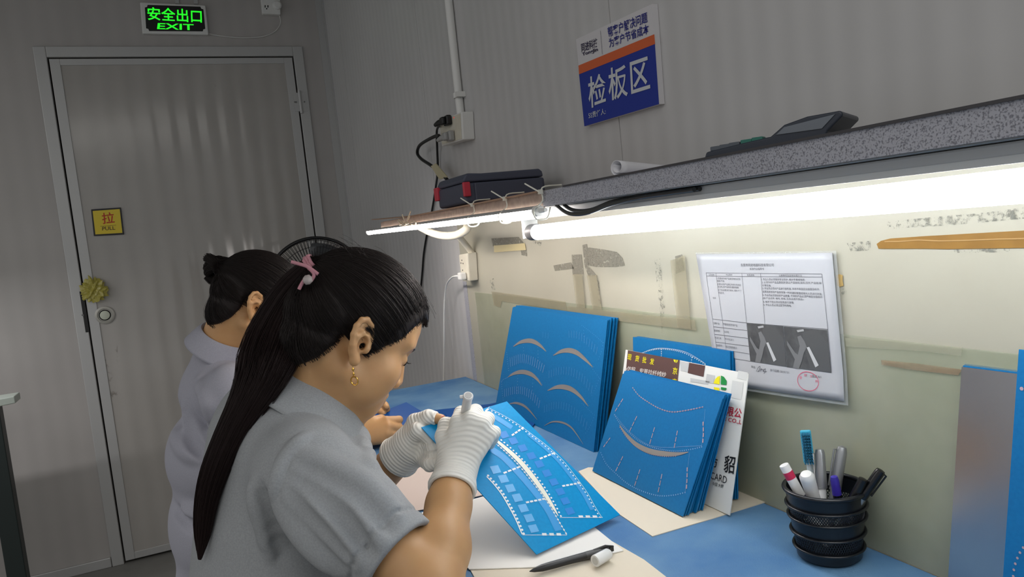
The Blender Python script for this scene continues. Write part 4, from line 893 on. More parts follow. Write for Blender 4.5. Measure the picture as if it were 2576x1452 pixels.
e, t_, d = stick('marker_pen', 'thick white marker with rounded cap at the front of the pen pot', 'pen', dep(2028, 1194, D0 - .035), pot_pt(40, .012, .004), [('cap', m_wpen, [(.001, -.002), (.0065, -.0012), (.0092, .003), (.0092, .006), (.0080, .040)]), ('barrel', m_wpen, [(.0078, .040), (.0078, .105), (.004, .112)]), ('grey_label', mat('marker_label', (176, 176, 178), .5), [(.0080, .046), (.0080, .066)])])
e, t_, d = stick('toothbrush', 'blue and white toothbrush standing bristles up in the pen pot', 'toothbrush', dep(2026, 1086, D0 + .016), pot_pt(80, .02, .004), [('handle', mat('brush_handle', (200, 214, 218), .35), [(.002, .034), (.0036, .042), (.0042, .07), (.0052, .10), (.0052, .165), (.003, .172)])])
bh = MB(); sd = nrm(np.cross(d, nrm(CAM - t_))); fr_ = nrm(np.cross(sd, d)); fr_ = fr_ if fr_ @ (CAM - t_) > 0 else -fr_
Rb = np.array([sd, fr_, d]).T
bh.box(t_ + d * .020, (.0135, .0045, .044), Rb); bh.build('brush_head', mat('brush_blue', (60, 170, 200), .4), e, bevel=.002, seg=3)
k = MB()
for i in range(11):
    for j in range(4): k.tube([t_ + d * (.002 + .0036 * i) + sd * (-.0042 + .0028 * j) + fr_ * .002, t_ + d * (.0015 + .0038 * i) + sd * (-.0046 + .0031 * j) + fr_ * .0125], .0011, 5)
k.build('bristles', mat('bristle_blue', (16, 96, 130), .7), e)
e, t_, d = stick('silver_pen', 'left silver capped pen with clip at the back of the pen pot', 'pen', dep(2062, 1133, D0 + .010), pot_pt(200, .010, .004), [('cap', m_silver, [(.001, -.002), (.0050, -.001), (.0062, .004), (.0066, .048)]), ('barrel', m_wpen, [(.0052, .048), (.0052, .125), (.002, .135)])]); clipbar(e, t_, d, -CR[0], .004, .04, .006, m_silver)
e, t_, d = stick('silver_pen', 'right silver capped pen, tallest in the back of the pen pot', 'pen', dep(2118, 1129, D0 + .014), pot_pt(60, .016, .004), [('cap', m_silver, [(.001, -.004), (.0052, -.002), (.0070, .004), (.0074, .055)]), ('barrel', m_silver, [(.0060, .055), (.0060, .125), (.002, .135)])]); clipbar(e, t_, d, -CR[0], .002, .05, .007, m_silver)
e, t_, d = stick('ballpoint_pen', 'dark ballpoint with purple cap end at the front of the pen pot', 'pen', dep(2098, 1199, D0 - .028), pot_pt(300, .022, .004), [('cap', m_purple, [(.0012, -.001), (.0040, 0), (.0050, .004), (.0056, .024)]), ('barrel', m_blkg, [(.0052, .024), (.0052, .095), (.002, .105)])])
e, t_, d = stick('black_marker', 'short black pen leaning in the right side of the pen pot', 'pen', dep(2172, 1206, D0 - .050), pot_pt(200, .02, .004), [('cap', m_blkg, [(.002, -.001), (.0054, 0), (.0058, .03)]), ('barrel', m_silver, [(.0050, .03), (.0050, .09), (.002, .1)])])
e, t_, d = stick('black_marker', 'black pen leaning furthest out over the right rim of the pot', 'pen', dep(2216, 1184, D0 - .055), pot_pt(190, .022, .004), [('cap', m_blkg, [(.002, -.001), (.0052, 0), (.0060, .004), (.0062, .042)]), ('barrel', m_silver, [(.0052, .042), (.0052, .105), (.002, .115)])]); clipbar(e, t_, d, CR[0] + CR[1], .003, .035, .0058, m_blkg)

# ------------------------------------------------------------------ stand fan behind the bench end
FC = dep(800, 720, 3.05); fdir = nrm(np.array([CAM[0] + .25, CAM[1], CAM[2] + .0]) - FC); FR = .198
fan = empty('stand_fan', (FC[0], FC[1], 0), 'black stand fan with round wire guard behind the far woman', 'fan')
m_fan = mat('fan_black', (24, 24, 25), .45)
fa = nrm(np.cross(fdir, [0, 0, 1])); fb_ = np.cross(fa, fdir)
def fp(r_, a_, d_): return FC + fdir * d_ + r_ * (fa * math.cos(a_) + fb_ * math.sin(a_))
k = MB(); k.lathe([(FR + .007 * math.cos(t_), .006 + .011 * math.sin(t_)) for t_ in np.linspace(0, 6.283, 10)[:-1]], FC, fdir, 72, True); k.build('guard_rim', m_fan, fan, 60)
k = MB()
for i in range(84):
    a_ = 2 * math.pi * i / 84
    k.tube([fp(.045, a_, .062), fp(.10, a_ + .05, .058), fp(.16, a_ + .09, .040), fp(FR - .002, a_ + .10, .010)], .0011, 4, caps=False)
    k.tube([fp(.05, a_, -.085), fp(.12, a_, -.075), fp(FR - .006, a_, -.045), fp(FR - .002, a_, .004)], .0011, 4, caps=False)
k.build('guard_wires', m_fan, fan)
k = MB()
for r_, d_ in ((.10, .058), (.16, .040), (.12, -.075), (FR - .006, -.045)): k.tube([fp(r_, a_, d_) for a_ in np.linspace(0, 2 * math.pi, 49)], .0013, 5, caps=False)
k.build('guard_ring', m_fan, fan)
MB().lathe([(.045, .056), (.047, .060), (.044, .066), (0, .068)], FC, fdir, 32).build('hub_badge', m_fan, fan, 40)
for b_i in range(3):
    def bl(u, v):
        r_ = .03 + .145 * v; a_ = b_i * 2.0944 + (u - .5) * (1.1 + .3 * math.sin(3 * v)); return fp(r_, a_, .02 - (u - .5) * .05)
    o = MB().grid(bl, 8, 8).build('blade', mat('blade_grey', (70, 72, 74), .35), fan, 60); s_ = o.modifiers.new('th', 'SOLIDIFY'); s_.thickness = .002
MB().lathe([(.02, .03), (.03, -.02), (.055, -.09), (.06, -.13), (.05, -.19), (.02, -.2)], FC, fdir, 28).build('motor_housing', m_fan, fan, 50)
ft = FC - fdir * .13
MB().tube([(ft[0], ft[1], .02), (ft[0], ft[1], ft[2] - .03)], .013, 16).build('pole', m_fan, fan, 50)
MB().lathe([(.19, .0005), (.19, .012), (.14, .028), (.03, .045), (.02, .1)], (ft[0], ft[1], 0), (0, 0, 1), 40).build('base', m_fan, fan, 40)

# ------------------------------------------------------------------ corner of a side table at the left
sT = empty('side_table', (-1.62, -.62, 0), 'pale side table corner with dark green leg at the left edge', 'table')
tip = dep(36, 997, 2.85); tz = tip[2]
MB().slab([(tip[0], tip[1] + .10, tz), (tip[0], tip[1] - .0, tz), (tip[0] - .9, tip[1] - .35, tz), (tip[0] - .9, tip[1] + .10, tz)], (0, 0, -.028)).build('table_top', mat('side_table_top', (196, 206, 196), .4), sT, bevel=.003)
lx = dep(22, 1250, 2.85)
for x_, y_ in ((lx[0] - .015, lx[1] + .02), (lx[0] - .82, lx[1] - .02)): MB().span((x_ - .032, y_ - .03, 0), (x_ + .032, y_ + .03, tz - .0285)).build('leg', mat('dark_green_leg', (30, 40, 38), .45), sT, bevel=.003)

# ------------------------------------------------------------------ smooth bodies: blended volumes turned into one skin
class Vol:
    def __init__(s, lo, hi, h):
        s.lo = np.array(lo, np.float32); s.h = h; s.n = np.ceil((np.array(hi) - lo) / h).astype(int) + 1; s.d = np.full(s.n, .5, np.float32)
    def win(s, lo, hi):
        a = np.clip(np.floor((np.asarray(lo) - s.lo) / s.h).astype(int), 0, s.n - 1); b = np.clip(np.ceil((np.asarray(hi) - s.lo) / s.h).astype(int) + 1, 1, s.n)
        if np.any(b <= a): return None, None
        ax = [(s.lo[i] + s.h * np.arange(a[i], b[i])).astype(np.float32) for i in range(3)]
        return tuple(slice(a[i], b[i]) for i in range(3)), np.stack(np.meshgrid(*ax, indexing='ij'), -1)
    def op(s, fn, lo, hi, k, sub=False):
        m = k + 3 * s.h; sl, P = s.win(np.asarray(lo) - m, np.asarray(hi) + m)
        if sl is None: return s
        d = fn(P).astype(np.float32); D = s.d[sl]; k = max(k, 1e-6)
        if sub:
            e = -d; hh = np.maximum(k - np.abs(D - e), 0) / k; s.d[sl] = np.maximum(D, e) + hh * hh * k * .25
        else:
            hh = np.maximum(k - np.abs(D - d), 0) / k; s.d[sl] = np.minimum(D, d) - hh * hh * k * .25
        return s
    def cap(s, a, b, ra, rb=None, k=.012, sub=False):
        a = np.asarray(a, float); b = np.asarray(b, float); rb = ra if rb is None else rb; r = max(ra, rb)
        return s.op(lambda P: sd_cap(P, a, b, ra, rb), np.minimum(a, b) - r, np.maximum(a, b) + r, k, sub)
    def chain(s, pts, rs, k=.006, sub=False):
        for i in range(len(pts) - 1): s.cap(pts[i], pts[i + 1], rs[i], rs[i + 1], k, sub)
        return s
    def ell(s, c, R, r, k=.015, sub=False):
        """R: rows are the axes"""
        c = np.asarray(c, float); R = np.asarray(R, float); e = np.sqrt(((np.asarray(r)[:, None] * R) ** 2).sum(0))
        return s.op(lambda P: sd_ell(P, c, R, r), c - e, c + e, k, sub)
    def trace(s, o, d, t0, t1):
        """first place where a line from o along d meets the skin"""
        t_ = np.arange(t0, t1, s.h * .5); P = np.asarray(o) + np.outer(t_, d); I = np.round((P - s.lo) / s.h).astype(int); ok = np.all((I >= 0) & (I < s.n), 1)
        v = np.full(len(t_), 1.0); v[ok] = s.d[tuple(I[ok].T)]; w_ = np.where(v < 0)[0]
        return None if len(w_) == 0 else P[w_[0]]
    def mesh(s):
        d = s.d; ins = d < 0; c = np.zeros(np.array(d.shape) - 1, np.int8); cs = [(i, j, k) for i in (0, 1) for j in (0, 1) for k in (0, 1)]; n = d.shape
        def cut(A, o): return A[o[0]:n[0] - 1 + o[0], o[1]:n[1] - 1 + o[1], o[2]:n[2] - 1 + o[2]]
        for o in cs: c += cut(ins, o)
        act = (c > 0) & (c < 8); ijk = np.argwhere(act); idx = np.full(c.shape, -1, np.int32); idx[act] = np.arange(len(ijk))
        vals = {o: d[ijk[:, 0] + o[0], ijk[:, 1] + o[1], ijk[:, 2] + o[2]] for o in cs}; acc = np.zeros((len(ijk), 3)); cnt = np.zeros(len(ijk))
        for o in cs:
            for ax in range(3):
                if o[ax]: continue
                q = list(o); q[ax] = 1; q = tuple(q); va, vb = vals[o], vals[q]; m = (va < 0) != (vb < 0); t_ = va[m] / (va[m] - vb[m]); p = np.tile(np.array(o, float), (m.sum(), 1)); p[:, ax] += t_; acc[m] += p; cnt[m] += 1
        V = s.lo + s.h * (ijk + acc / cnt[:, None]); F = []
        for ax in range(3):
            u_, w_ = [(1, 2), (2, 0), (0, 1)][ax]
            A = np.take(ins, range(0, n[ax] - 1), ax); Bn = np.take(ins, range(1, n[ax]), ax); e = np.argwhere(A != Bn); e = e[(e[:, u_] > 0) & (e[:, w_] > 0) & (e[:, u_] < n[u_] - 1) & (e[:, w_] < n[w_] - 1)]
            fl = A[tuple(e.T)]; q = []
            for du, dw in ((1, 1), (0, 1), (0, 0), (1, 0)):
                g = e.copy(); g[:, u_] -= du; g[:, w_] -= dw; q.append(idx[tuple(g.T)])
            q = np.stack(q, 1); q[~fl] = q[~fl][:, ::-1]; F.append(q)
        return V, np.concatenate(F)


def sd_cap(P, a, b, ra, rb):
    ab = b - a; t_ = np.clip(((P - a) @ ab) / max(ab @ ab, 1e-12), 0, 1); return np.linalg.norm(P - a - t_[..., None] * ab, axis=-1) - (ra + (rb - ra) * t_)
def sd_ell(P, c, R, r):
    q = (P - c) @ np.asarray(R).T; r = np.asarray(r); k0 = np.linalg.norm(q / r, axis=-1); k1 = np.linalg.norm(q / r ** 2, axis=-1); return k0 * (k0 - 1) / np.maximum(k1, 1e-9)
def sd_poly(x, y, poly):
    """signed distance to a 2D outline, negative inside"""
    P = np.array(poly, float); d = np.full(x.shape, 1e9); sg = np.ones(x.shape)
    for i in range(len(P)):
        a = P[i]; b = P[i - 1]; ex, ey = b - a; wx = x - a[0]; wy = y - a[1]; t_ = np.clip((wx * ex + wy * ey) / (ex * ex + ey * ey), 0, 1)
        d = np.minimum(d, (wx - ex * t_) ** 2 + (wy - ey * t_) ** 2); c1 = y >= a[1]; c2 = y < b[1]; c3 = ex * wy > ey * wx
        sg = np.where((c1 & c2 & c3) | (~c1 & ~c2 & ~c3), -sg, sg)
    return sg * np.sqrt(d)


def skin(name, V, F, m, parent=None, org=None):
    me = bpy.data.meshes.new(name); org = np.array(root_loc(parent)) if parent is not None else np.asarray(org, float)
    V = (V - org).astype(np.float32); me.vertices.add(len(V)); me.vertices.foreach_set('co', V.ravel()); nf = len(F)
    me.loops.add(nf * 4); me.loops.foreach_set('vertex_index', F.astype(np.int32).ravel()); me.polygons.add(nf); me.polygons.foreach_set('loop_start', np.arange(0, nf * 4, 4, dtype=np.int32)); me.polygons.foreach_set('use_smooth', [True] * nf)
    me.update(calc_edges=True); me.validate(); me.materials.append(m); o = bpy.data.objects.new(name, me); COL.objects.link(o)
    if parent is not None: o.parent = parent
    else: o.location = Vector(org)
    return o


class Head:
    """Head frame: f towards the face, u to the crown, l to the person's left; origin between the ears."""
    def __init__(s, canal, yaw, pitch, sc, roll=0.0):
        y, p = math.radians(yaw), math.radians(pitch); Fh = np.array([math.cos(y), math.sin(y), 0]); U = np.array([0, 0, 1.0])
        s.f = Fh * math.cos(p) - U * math.sin(p); s.u = Fh * math.sin(p) + U * math.cos(p); s.l = np.cross(s.u, s.f); s.sc = sc; s.R = np.array([s.f, s.u, s.l]); s.O = np.asarray(canal) + s.l * .072 * sc
    def P(s, f, u, l): return s.O + s.sc * (s.f * f + s.u * u + s.l * l)
    def inv(s, P): return ((P - s.O) @ s.R.T) / s.sc
    SK = [((.006, .048, 0), (.094, .080, .073)), ((.045, .045, 0), (.053, .060, .062)), ((-.035, .022, 0), (.055, .060, .062))]
    NP = [((-.030, -.032, 0), (.052, .052, .054))]
    def skull(s, V, grow=0.0, k=.02, nape=False):
        for c, r in s.SK + (s.NP if nape else []): V.ell(s.P(*c), s.R, s.sc * (np.array(r) + grow), k)
    def skull_d(s, P, grow):
        d = None
        for c, r in s.SK + s.NP:
            e = sd_ell(P, s.P(*c), s.R, s.sc * (np.array(r) + grow)); d = e if d is None else np.minimum(d, e)
        return d
    def face(s, V):
        c = s.sc; E = lambda q, r, k=.018, sub=False: V.ell(s.P(*q), s.R, c * np.array(r), k, sub); C = lambda a, b, ra, rb, k=.012, sub=False: V.cap(s.P(*a), s.P(*b), ra * c, rb * c, k, sub)
        E((.044, -.012, 0), (.050, .060, .058)); E((.030, -.035, 0), (.045, .045, .052))
        for sd in (-1, 1):
            E((.067, -.019, sd * .041), (.025, .026, .026)); E((.052, -.044, sd * .036), (.034, .034, .028)); C((.002, -.044, sd * .052), (.070, -.076, sd * .014), .017, .019, .02)
            C((.094, .032, sd * .012), (.080, .034, sd * .046), .008, .008, .015)
        E((.079, -.077, 0), (.019, .016, .022)); E((.078, -.054, 0), (.022, .026, .032))
        for sd in (-1, 1): E((.105, .012, sd * .033), (.016, .011, .018), .016, True)
        for sd in (-1, 1): E((.0825, .010, sd * .033), (.0125, .0115, .0135), .004)
        C((.096, .020, 0), (.110, -.020, 0), .0065, .0085, .014)
        for sd in (-1, 1): E((.103, -.026, sd * .011), (.009, .0075, .0075), .007)
        C((.0955, -.049, -.017), (.0955, -.049, .017), .005, .005, .006); C((.0985, -.048, -.006), (.0985, -.048, .006), .0045, .0045, .006); C((.0945, -.0590, -.014), (.0945, -.0590, .014), .006, .006, .006); C((.1015, -.0535, -.020), (.1015, -.0535, .020), .0012, .0012, .003, True)
        for sd in (-1, 1): s.ear(V, sd)
    def ear(s, V, sd):
        def q(f, u, o): return s.P(f * 1.10 + .003 - .17 * u, u, sd * (.0750 + o))
        c = s.sc; R2 = np.array([nrm(s.f - .38 * sd * s.l), s.u, nrm(s.l * sd + .38 * s.f)])
        V.cap(q(.004, .002, -.010), q(-.004, .004, .004), .016 * c, .013 * c, .008)
        V.ell(q(-.005, .005, .007), R2, c * np.array((.0165, .029, .0050)), .006)
        V.chain([q(*p) for p in ((.008, -.001, .002), (.0115, .010, .002), (.0105, .021, .004), (.004, .0300, .008), (-.006, .0335, .012), (-.014, .029, .0155), (-.0190, .018, .0175), (-.0195, .005, .0175), (-.016, -.008, .0155), (-.0105, -.018, .012), (-.004, -.026, .0085))], [c * r for r in (.0026, .0030, .0034, .0038, .0040, .0041, .0040, .0039, .0038, .0042, .0058)], .0025)
        V.ell(q(-.003, -.025, .008), R2, c * np.array((.0080, .0085, .0048)), .006)
        V.ell(q(-.0015, -.002, .0140), R2, c * np.array((.0095, .0140, .0115)), .002, True); V.ell(q(.003, -.003, .002), R2, c * np.array((.0045, .0055, .008)), .002, True)
        V.ell(q(-.002, .0195, .0140), R2, c * np.array((.0085, .0072, .0062)), .002, True)
        V.chain([q(*p) for p in ((.003, .0115, .008), (-.006, .0145, .0125), (-.0125, .006, .0150), (-.0125, -.006, .0135), (-.007, -.015, .011))], [c * .0027] * 5, .004)
        V.ell(q(.0085, -.004, .006), s.R, c * np.array((.0042, .0065, .0050)), .005)


m_skin = mat('skin_near', (192, 150, 104), .5, noise=(34, (184, 140, 95), 1.0), bump=(700, .06, .0006), sss=.12)
m_hair = mat('dark_hair', (28, 21, 19), .6, spec=.28)
m_hair2 = mat('ponytail_hair', (32, 20, 19), .58, spec=.26)
m_shirt = mat('grey_polo_fabric', (145, 148, 150), .85, noise=(420, (156, 159, 161), 1.5), bump=(1400, .25, .0006), spec=.2)
m_shirt2 = mat('grey_polo_fabric_far', (160, 160, 170), .85, noise=(420, (168, 168, 178), 1.5), bump=(1400, .25, .0006), spec=.2)
m_trous = mat('dark_trousers', (36, 38, 46), .8)
m_shoe = mat('shoe_black', (26, 26, 28), .5)
m_gold = mat('gold', (226, 176, 84), .22, 1.0)
m_lash = mat('lash', (14, 11, 10), .5)


def glove_mat():
    m = mat('white_knit_glove', (228, 226, 218), .85, spec=.15); nt = m.node_tree; b = nt.nodes['Principled BSDF']
    at_ = nt.nodes.new('ShaderNodeAttribute'); at_.attribute_name = 'rib'; 
    mm = nt.nodes.new('ShaderNodeMath'); mm.operation = 'MULTIPLY'; mm.inputs[1].default_value = 2 * math.pi / .0052; nt.links.new(at_.outputs['Fac'], mm.inputs[0])
    si = nt.nodes.new('ShaderNodeMath'); si.operation = 'SINE'; nt.links.new(mm.outputs[0], si.inputs[0])
    bp = nt.nodes.new('ShaderNodeBump'); bp.inputs['Strength'].default_value = .5; bp.inputs['Distance'].default_value = .0008
    nt.links.new(si.outputs[0], bp.inputs['Height']); nt.links.new(bp.outputs['Normal'], b.inputs['Normal']); return m
m_glove = glove_mat()


def strands(paths, r0, r1):
    """thin tapering hairs, one mesh; paths: list of (n,3) arrays of equal n"""
    A = np.array(paths); n = A.shape[1]; T = np.gradient(A, axis=1); T /= np.linalg.norm(T, axis=2, keepdims=True) + 1e-9
    a = np.cross(T, np.array([.3, .5, .8])); a /= np.linalg.norm(a, axis=2, keepdims=True) + 1e-9; b = np.cross(T, a); rad = np.linspace(r0, r1, n)[None, :, None]
    V = np.stack([A + rad * (a * math.cos(w_) + b * math.sin(w_)) for w_ in (0, 2.0944, 4.18879)], 2).reshape(-1, 3); F = []
    m = len(A); base = (np.arange(m)[:, None] * n + np.arange(n - 1)[None, :]).ravel() * 3
    for k in range(3): F.append(np.stack([base + k, base + (k + 1) % 3, base + 3 + (k + 1) % 3, base + 3 + k], 1))
    return V, np.concatenate(F)


def join(parts):
    V = np.concatenate([p[0] for p in parts]); o = 0; F = []
    for v, f in parts: F.append(f + o); o += len(v)
    return V, np.concatenate(F)


SKIN_OUT = [(.16, .072), (.084, .076), (.070, .056), (.060, .034), (.040, .010), (.028, -.014), (.019, -.012), (.0175, .012), (.017, .032), (.004, .041), (-.016, .038), (-.024, .016), (-.024, -.016), (-.036, -.044), (-.058, -.076), (-.07, -.25), (.25, -.25), (.25, .072)]


def hair_cap(hd, grow, tie, nst, h=.002):
    """hair drawn back from the hairline to the tie, with single hairs over a solid cap"""
    lo = hd.O - .17 * hd.sc; V = Vol(lo, hd.O + .17 * hd.sc, h); hd.skull(V, grow - .003, .02, True)
    def sk(P):
        q = hd.inv(P); return sd_poly(q[..., 0] + .10 * np.maximum(0, .05 - np.abs(q[..., 2])) * (q[..., 1] > .05), q[..., 1], SKIN_OUT) * hd.sc
    V.op(sk, lo, hd.O + .17 * hd.sc, .018, True)
    C0 = np.array([.0, .035, 0]); td = nrm(np.array(tie) - C0); P_ = []
    og = hd.P(*C0)
    def radius(D):
        lo_r = np.full(D.shape[:-1], .04); hi_r = np.full(D.shape[:-1], .17)
        for _ in range(14):
            mid = (lo_r + hi_r) / 2; d = hd.skull_d(og + D * mid[..., None] * hd.sc, grow); lo_r = np.where(d < 0, mid, lo_r); hi_r = np.where(d < 0, hi_r, mid)
        return lo_r
    S = RNG.normal(size=(nst * 4, 3)); S /= np.linalg.norm(S, axis=1, keepdims=True)
    q = C0 + S * radius(S @ hd.R)[:, None]; qf = q[:, 0] + .10 * np.maximum(0, .05 - np.abs(q[:, 2])) * (q[:, 1] > .05)
    e_ = sd_poly(qf, q[:, 1], SKIN_OUT); keep = (e_ > -.0015) & (S @ td < .95); near_ = keep & (e_ < .012); S = np.concatenate([S[keep][:nst], S[near_]]); n = 14
    t_ = np.linspace(0, 1, n) ** .9; om = np.arccos(np.clip(S @ td, -1, 1))[:, None]; sl = (np.sin((1 - t_) * om)[..., None] * S[:, None, :] + np.sin(t_ * om)[..., None] * td) / np.sin(om)[..., None]
    D = sl @ hd.R; lo_r = radius(D)
    off = RNG.normal(scale=.0013, size=(len(S), 1)) - .0004 - .0022 * np.exp(-t_ / .05)[None] + .0007 * np.sin(RNG.uniform(0, 6.28, (len(S), 1)) + 9 * t_[None]); A = og + D * ((lo_r + off)[..., None]) * hd.sc
    end = hd.P(*tie); w_ = np.clip((t_ - .85) / .15, 0, 1)[None, :, None]; A = A * (1 - w_) + (end + RNG.normal(scale=.006, size=(len(S), 1, 3))) * w_
    return [V.mesh(), strands(A, .00034, .00028)]


def flow(path, wid, flat, nst, n=26, side=None, r=(.0004, .0003), spread=0.0):
    """a falling tail of hair along a path: solid core and single hairs"""
    C = np.array(cr(path, 6)); s = np.r_[0, np.cumsum(np.linalg.norm(np.diff(C, axis=0), axis=1))]; t_ = np.linspace(0, s[-1], n); C = np.array([np.interp(t_, s, C[:, k]) for k in range(3)]).T
    W = np.interp(t_ / s[-1], np.linspace(0, 1, len(wid)), wid); T = np.gradient(C, axis=0); T /= np.linalg.norm(T, axis=1, keepdims=True); A = np.array([nrm(side - t * (side @ t)) for t in T]); B_ = np.cross(T, A)
    k = 20; an = np.arange(k) * 2 * math.pi / k; core = (C[:, None, :] + .86 * W[:, None, None] * (A[:, None, :] * np.cos(an)[None, :, None] + flat * B_[:, None, :] * np.sin(an)[None, :, None])).reshape(-1, 3)
    i = np.arange(n - 1)[:, None] * k; j = np.arange(k)[None, :]; F = np.stack([i + j, i + (j + 1) % k, i + k + (j + 1) % k, i + k + j], -1).reshape(-1, 4)
    ph = RNG.uniform(0, 2 * math.pi, nst); rr_ = np.sqrt(RNG.uniform(.45, 1.12, nst)); wob = RNG.normal(scale=.05, size=(nst, 4)); tt = np.linspace(0, 1, n)
    a_ = rr_ * np.cos(ph); b_ = rr_ * np.sin(ph); aa = a_[:, None] + wob[:, :1] * np.sin(6 * tt)[None] + wob[:, 1:2] * tt[None] * 2; bb = b_[:, None] + wob[:, 2:3] * np.sin(5 * tt)[None] + wob[:, 3:4] * tt[None]
    fl_ = 1 - spread * RNG.random(nst) ** 2; ts = tt[None] * fl_[:, None]; I3 = lambda X: np.stack([np.interp(ts, tt, X[:, k_]) for k_ in range(3)], -1)
    Q = I3(C) + np.interp(ts, tt, W)[..., None] * (aa[..., None] * I3(A) + flat * bb[..., None] * I3(B_))
    return [(core, F), strands(Q, *r)]


# ---------------- hands
def hand_parts(wrist, mcp, mid, tips, thumb, r=1.0):
    """joints of a hand: wrist, four knuckles, four middle joints, four tips, thumb chain"""
    def put(V, g):
        w_ = np.asarray(wrist)
        for i in range(4): V.cap(w_ + (np.asarray(mcp[i]) - w_) * .12 + (np.asarray(mcp[i]) - np.mean(mcp, 0)) * .30, mcp[i], (.0125 + g) * r, (.0098 + g) * r, .012)
        V.cap(w_ * .65 + np.asarray(thumb[0]) * .35, thumb[1], (.015 + g) * r, (.0115 + g) * r, .012)
        for i in range(4):
            rad = (.0088, .0092, .0086, .0076)[i]; a, b, c = map(np.asarray, (mcp[i], mid[i], tips[i])); d2 = b + (c - b) * .55 + (b - a) * .08
            V.chain([a, b, d2, c], [(rad + .0008 + g) * r, (rad + g) * r, (rad - .0008 + g) * r, (rad - .0018 + g) * r], .0025)
        V.chain([thumb[1], thumb[2], thumb[3]], [(.0110 + g) * r, (.0098 + g) * r, (.0080 + g) * r], .003)
    return put


def set_rib(o, axis_pts):
    """distance along the arm, used by the knit ribs of the glove"""
    me = o.data; co = np.empty(len(me.vertices) * 3, np.float32); me.vertices.foreach_get('co', co); co = co.reshape(-1, 3) + np.array(root_loc(o), np.float32)
    a, b = map(np.asarray, axis_pts); d = nrm(b - a); at_ = me.attributes.new('rib', 'FLOAT', 'POINT'); at_.data.foreach_set('value', ((co - a) @ d).astype(np.float32))


def trousers(hip_l, hip_r, fwd, person, pel):
    fwd = np.asarray(fwd); V = Vol(np.minimum(hip_l, hip_r) + [-.25, -.25, -.70], np.maximum(hip_l, hip_r) + [.60, .25, .28], .008); V.z = 0
    V.ell(pel, np.array([fwd, [0, 0, 1], np.cross(fwd, [0, 0, 1])]), (.115, .12, .165), .03)
    feet = []
    for h in (hip_l, hip_r):
        h = np.asarray(h); kn = h + fwd * .36 + np.array([0, 0, -.12]); an = np.array([kn[0] - fwd[0] * .03, kn[1] - fwd[1] * .03, .10])
        V.cap(h, kn, .082, .060, .03); V.cap(kn, an, .058, .045, .02); feet.append(an)
    v, f = V.mesh(); skin('trousers', v, f, m_trous, person)
    for an in feet:
        S = Vol(an + [-.16, -.12, -.11], an + [.26, .12, .04], .006); S.ell(an + fwd * .05 + [0, 0, -.055], np.array([fwd, [0, 0, 1], np.cross(fwd, [0, 0, 1])]), (.12, .040, .043), .02); S.cap(an + [0, 0, -.01], an + [0, 0, -.055], .038, .04, .02)
        v, f = S.mesh(); v[:, 2] = np.maximum(v[:, 2], .001); skin('shoe', v, f, m_shoe, person)


def stool(c, top, label):
    e = empty('stool', (c[0], c[1], 0), label, 'stool'); MB().lathe([(.001, 0), (.155, 0), (.16, .006), (.16, .028), (.15, .034), (0, .034)], (c[0], c[1], top - .034), n=40).build('seat', mat('stool_seat', (44, 60, 90), .5), e, 40)
    for i in range(4):
        a_ = math.pi / 4 + i * math.pi / 2; ca_, sa_ = math.cos(a_), math.sin(a_); MB().tube([(c[0] + .10 * ca_, c[1] + .10 * sa_, top - .0345), (c[0] + .17 * ca_, c[1] + .17 * sa_, .0)], .011, 12).build('leg', m_alu, e, 50)
    MB().tube([(c[0] + .145 * math.cos(t_), c[1] + .145 * math.sin(t_), .2) for t_ in np.linspace(0, 6.2832, 33)], .008, 8, caps=False).build('foot_ring', m_alu, e, 60)


# ================================================================== the nearer woman
YB = math.radians(4); BF = np.array([math.cos(YB), math.sin(YB), 0]); BL_ = np.array([-math.sin(YB), math.cos(YB), 0]); BU = np.array([0, 0, 1.0]); BR3_ = np.array([BF, BU, BL_])
hd = Head(dep(902, 862, 1.10), 6, 36, 1.03)
neck0 = dep(800, 1020, 1.175)
C1, C2, C3 = dep(698, 1150, 1.17), dep(695, 1320, 1.175), dep(690, 1490, 1.18)
SR = dep(772, 1188, 1.03); SLh = SR + BL_ * .30 - BF * .03
ER, WR = dep(1084, 1482, .94), dep(1146, 1188, 1.09)
WL = dep(1020, 1134, 1.185); EL = dep(820, 1335, 1.29)
B_ = Vol((-.90, -3.08, .86), (-.28, -2.25, 1.40), .0019)
hd.skull(B_); hd.face(B_)
B_.cap(hd.P(-.028, -.02, 0), neck0 + [-.01, 0, -.02], .056, .062, .025); B_.cap(hd.P(.012, -.050, 0), neck0 + BF * .020 + [0, 0, -.05], .034, .040, .03)
for sd in (-1, 1): B_.cap(hd.P(-.02, -.035, sd * .045), neck0 + BF * .03 + BL_ * sd * .02 + [0, 0, -.045], .014, .012, .02)
B_.ell(C1, BR3_, (.082, .12, .135), .03); B_.ell(C2, BR3_, (.085, .14, .13), .03)
for S_ in (SR, SLh): B_.cap(neck0 + [0, 0, -.075], S_, .045, .044, .03)
B_.chain([SR, SR * .45 + ER * .55, ER], [.048, .044, .039], .02); B_.chain([ER, ER * .68 + WR * .32 + CR[0] * .002, ER * .3 + WR * .7, WR], [.040, .0375, .030, .0245], .015)
B_.chain([SLh, EL], [.046, .036], .02); B_.chain([EL, EL * .6 + WL * .4, WL], [.037, .034, .025], .015)
on = lambda x, y, o: plH.at(x, y, o)
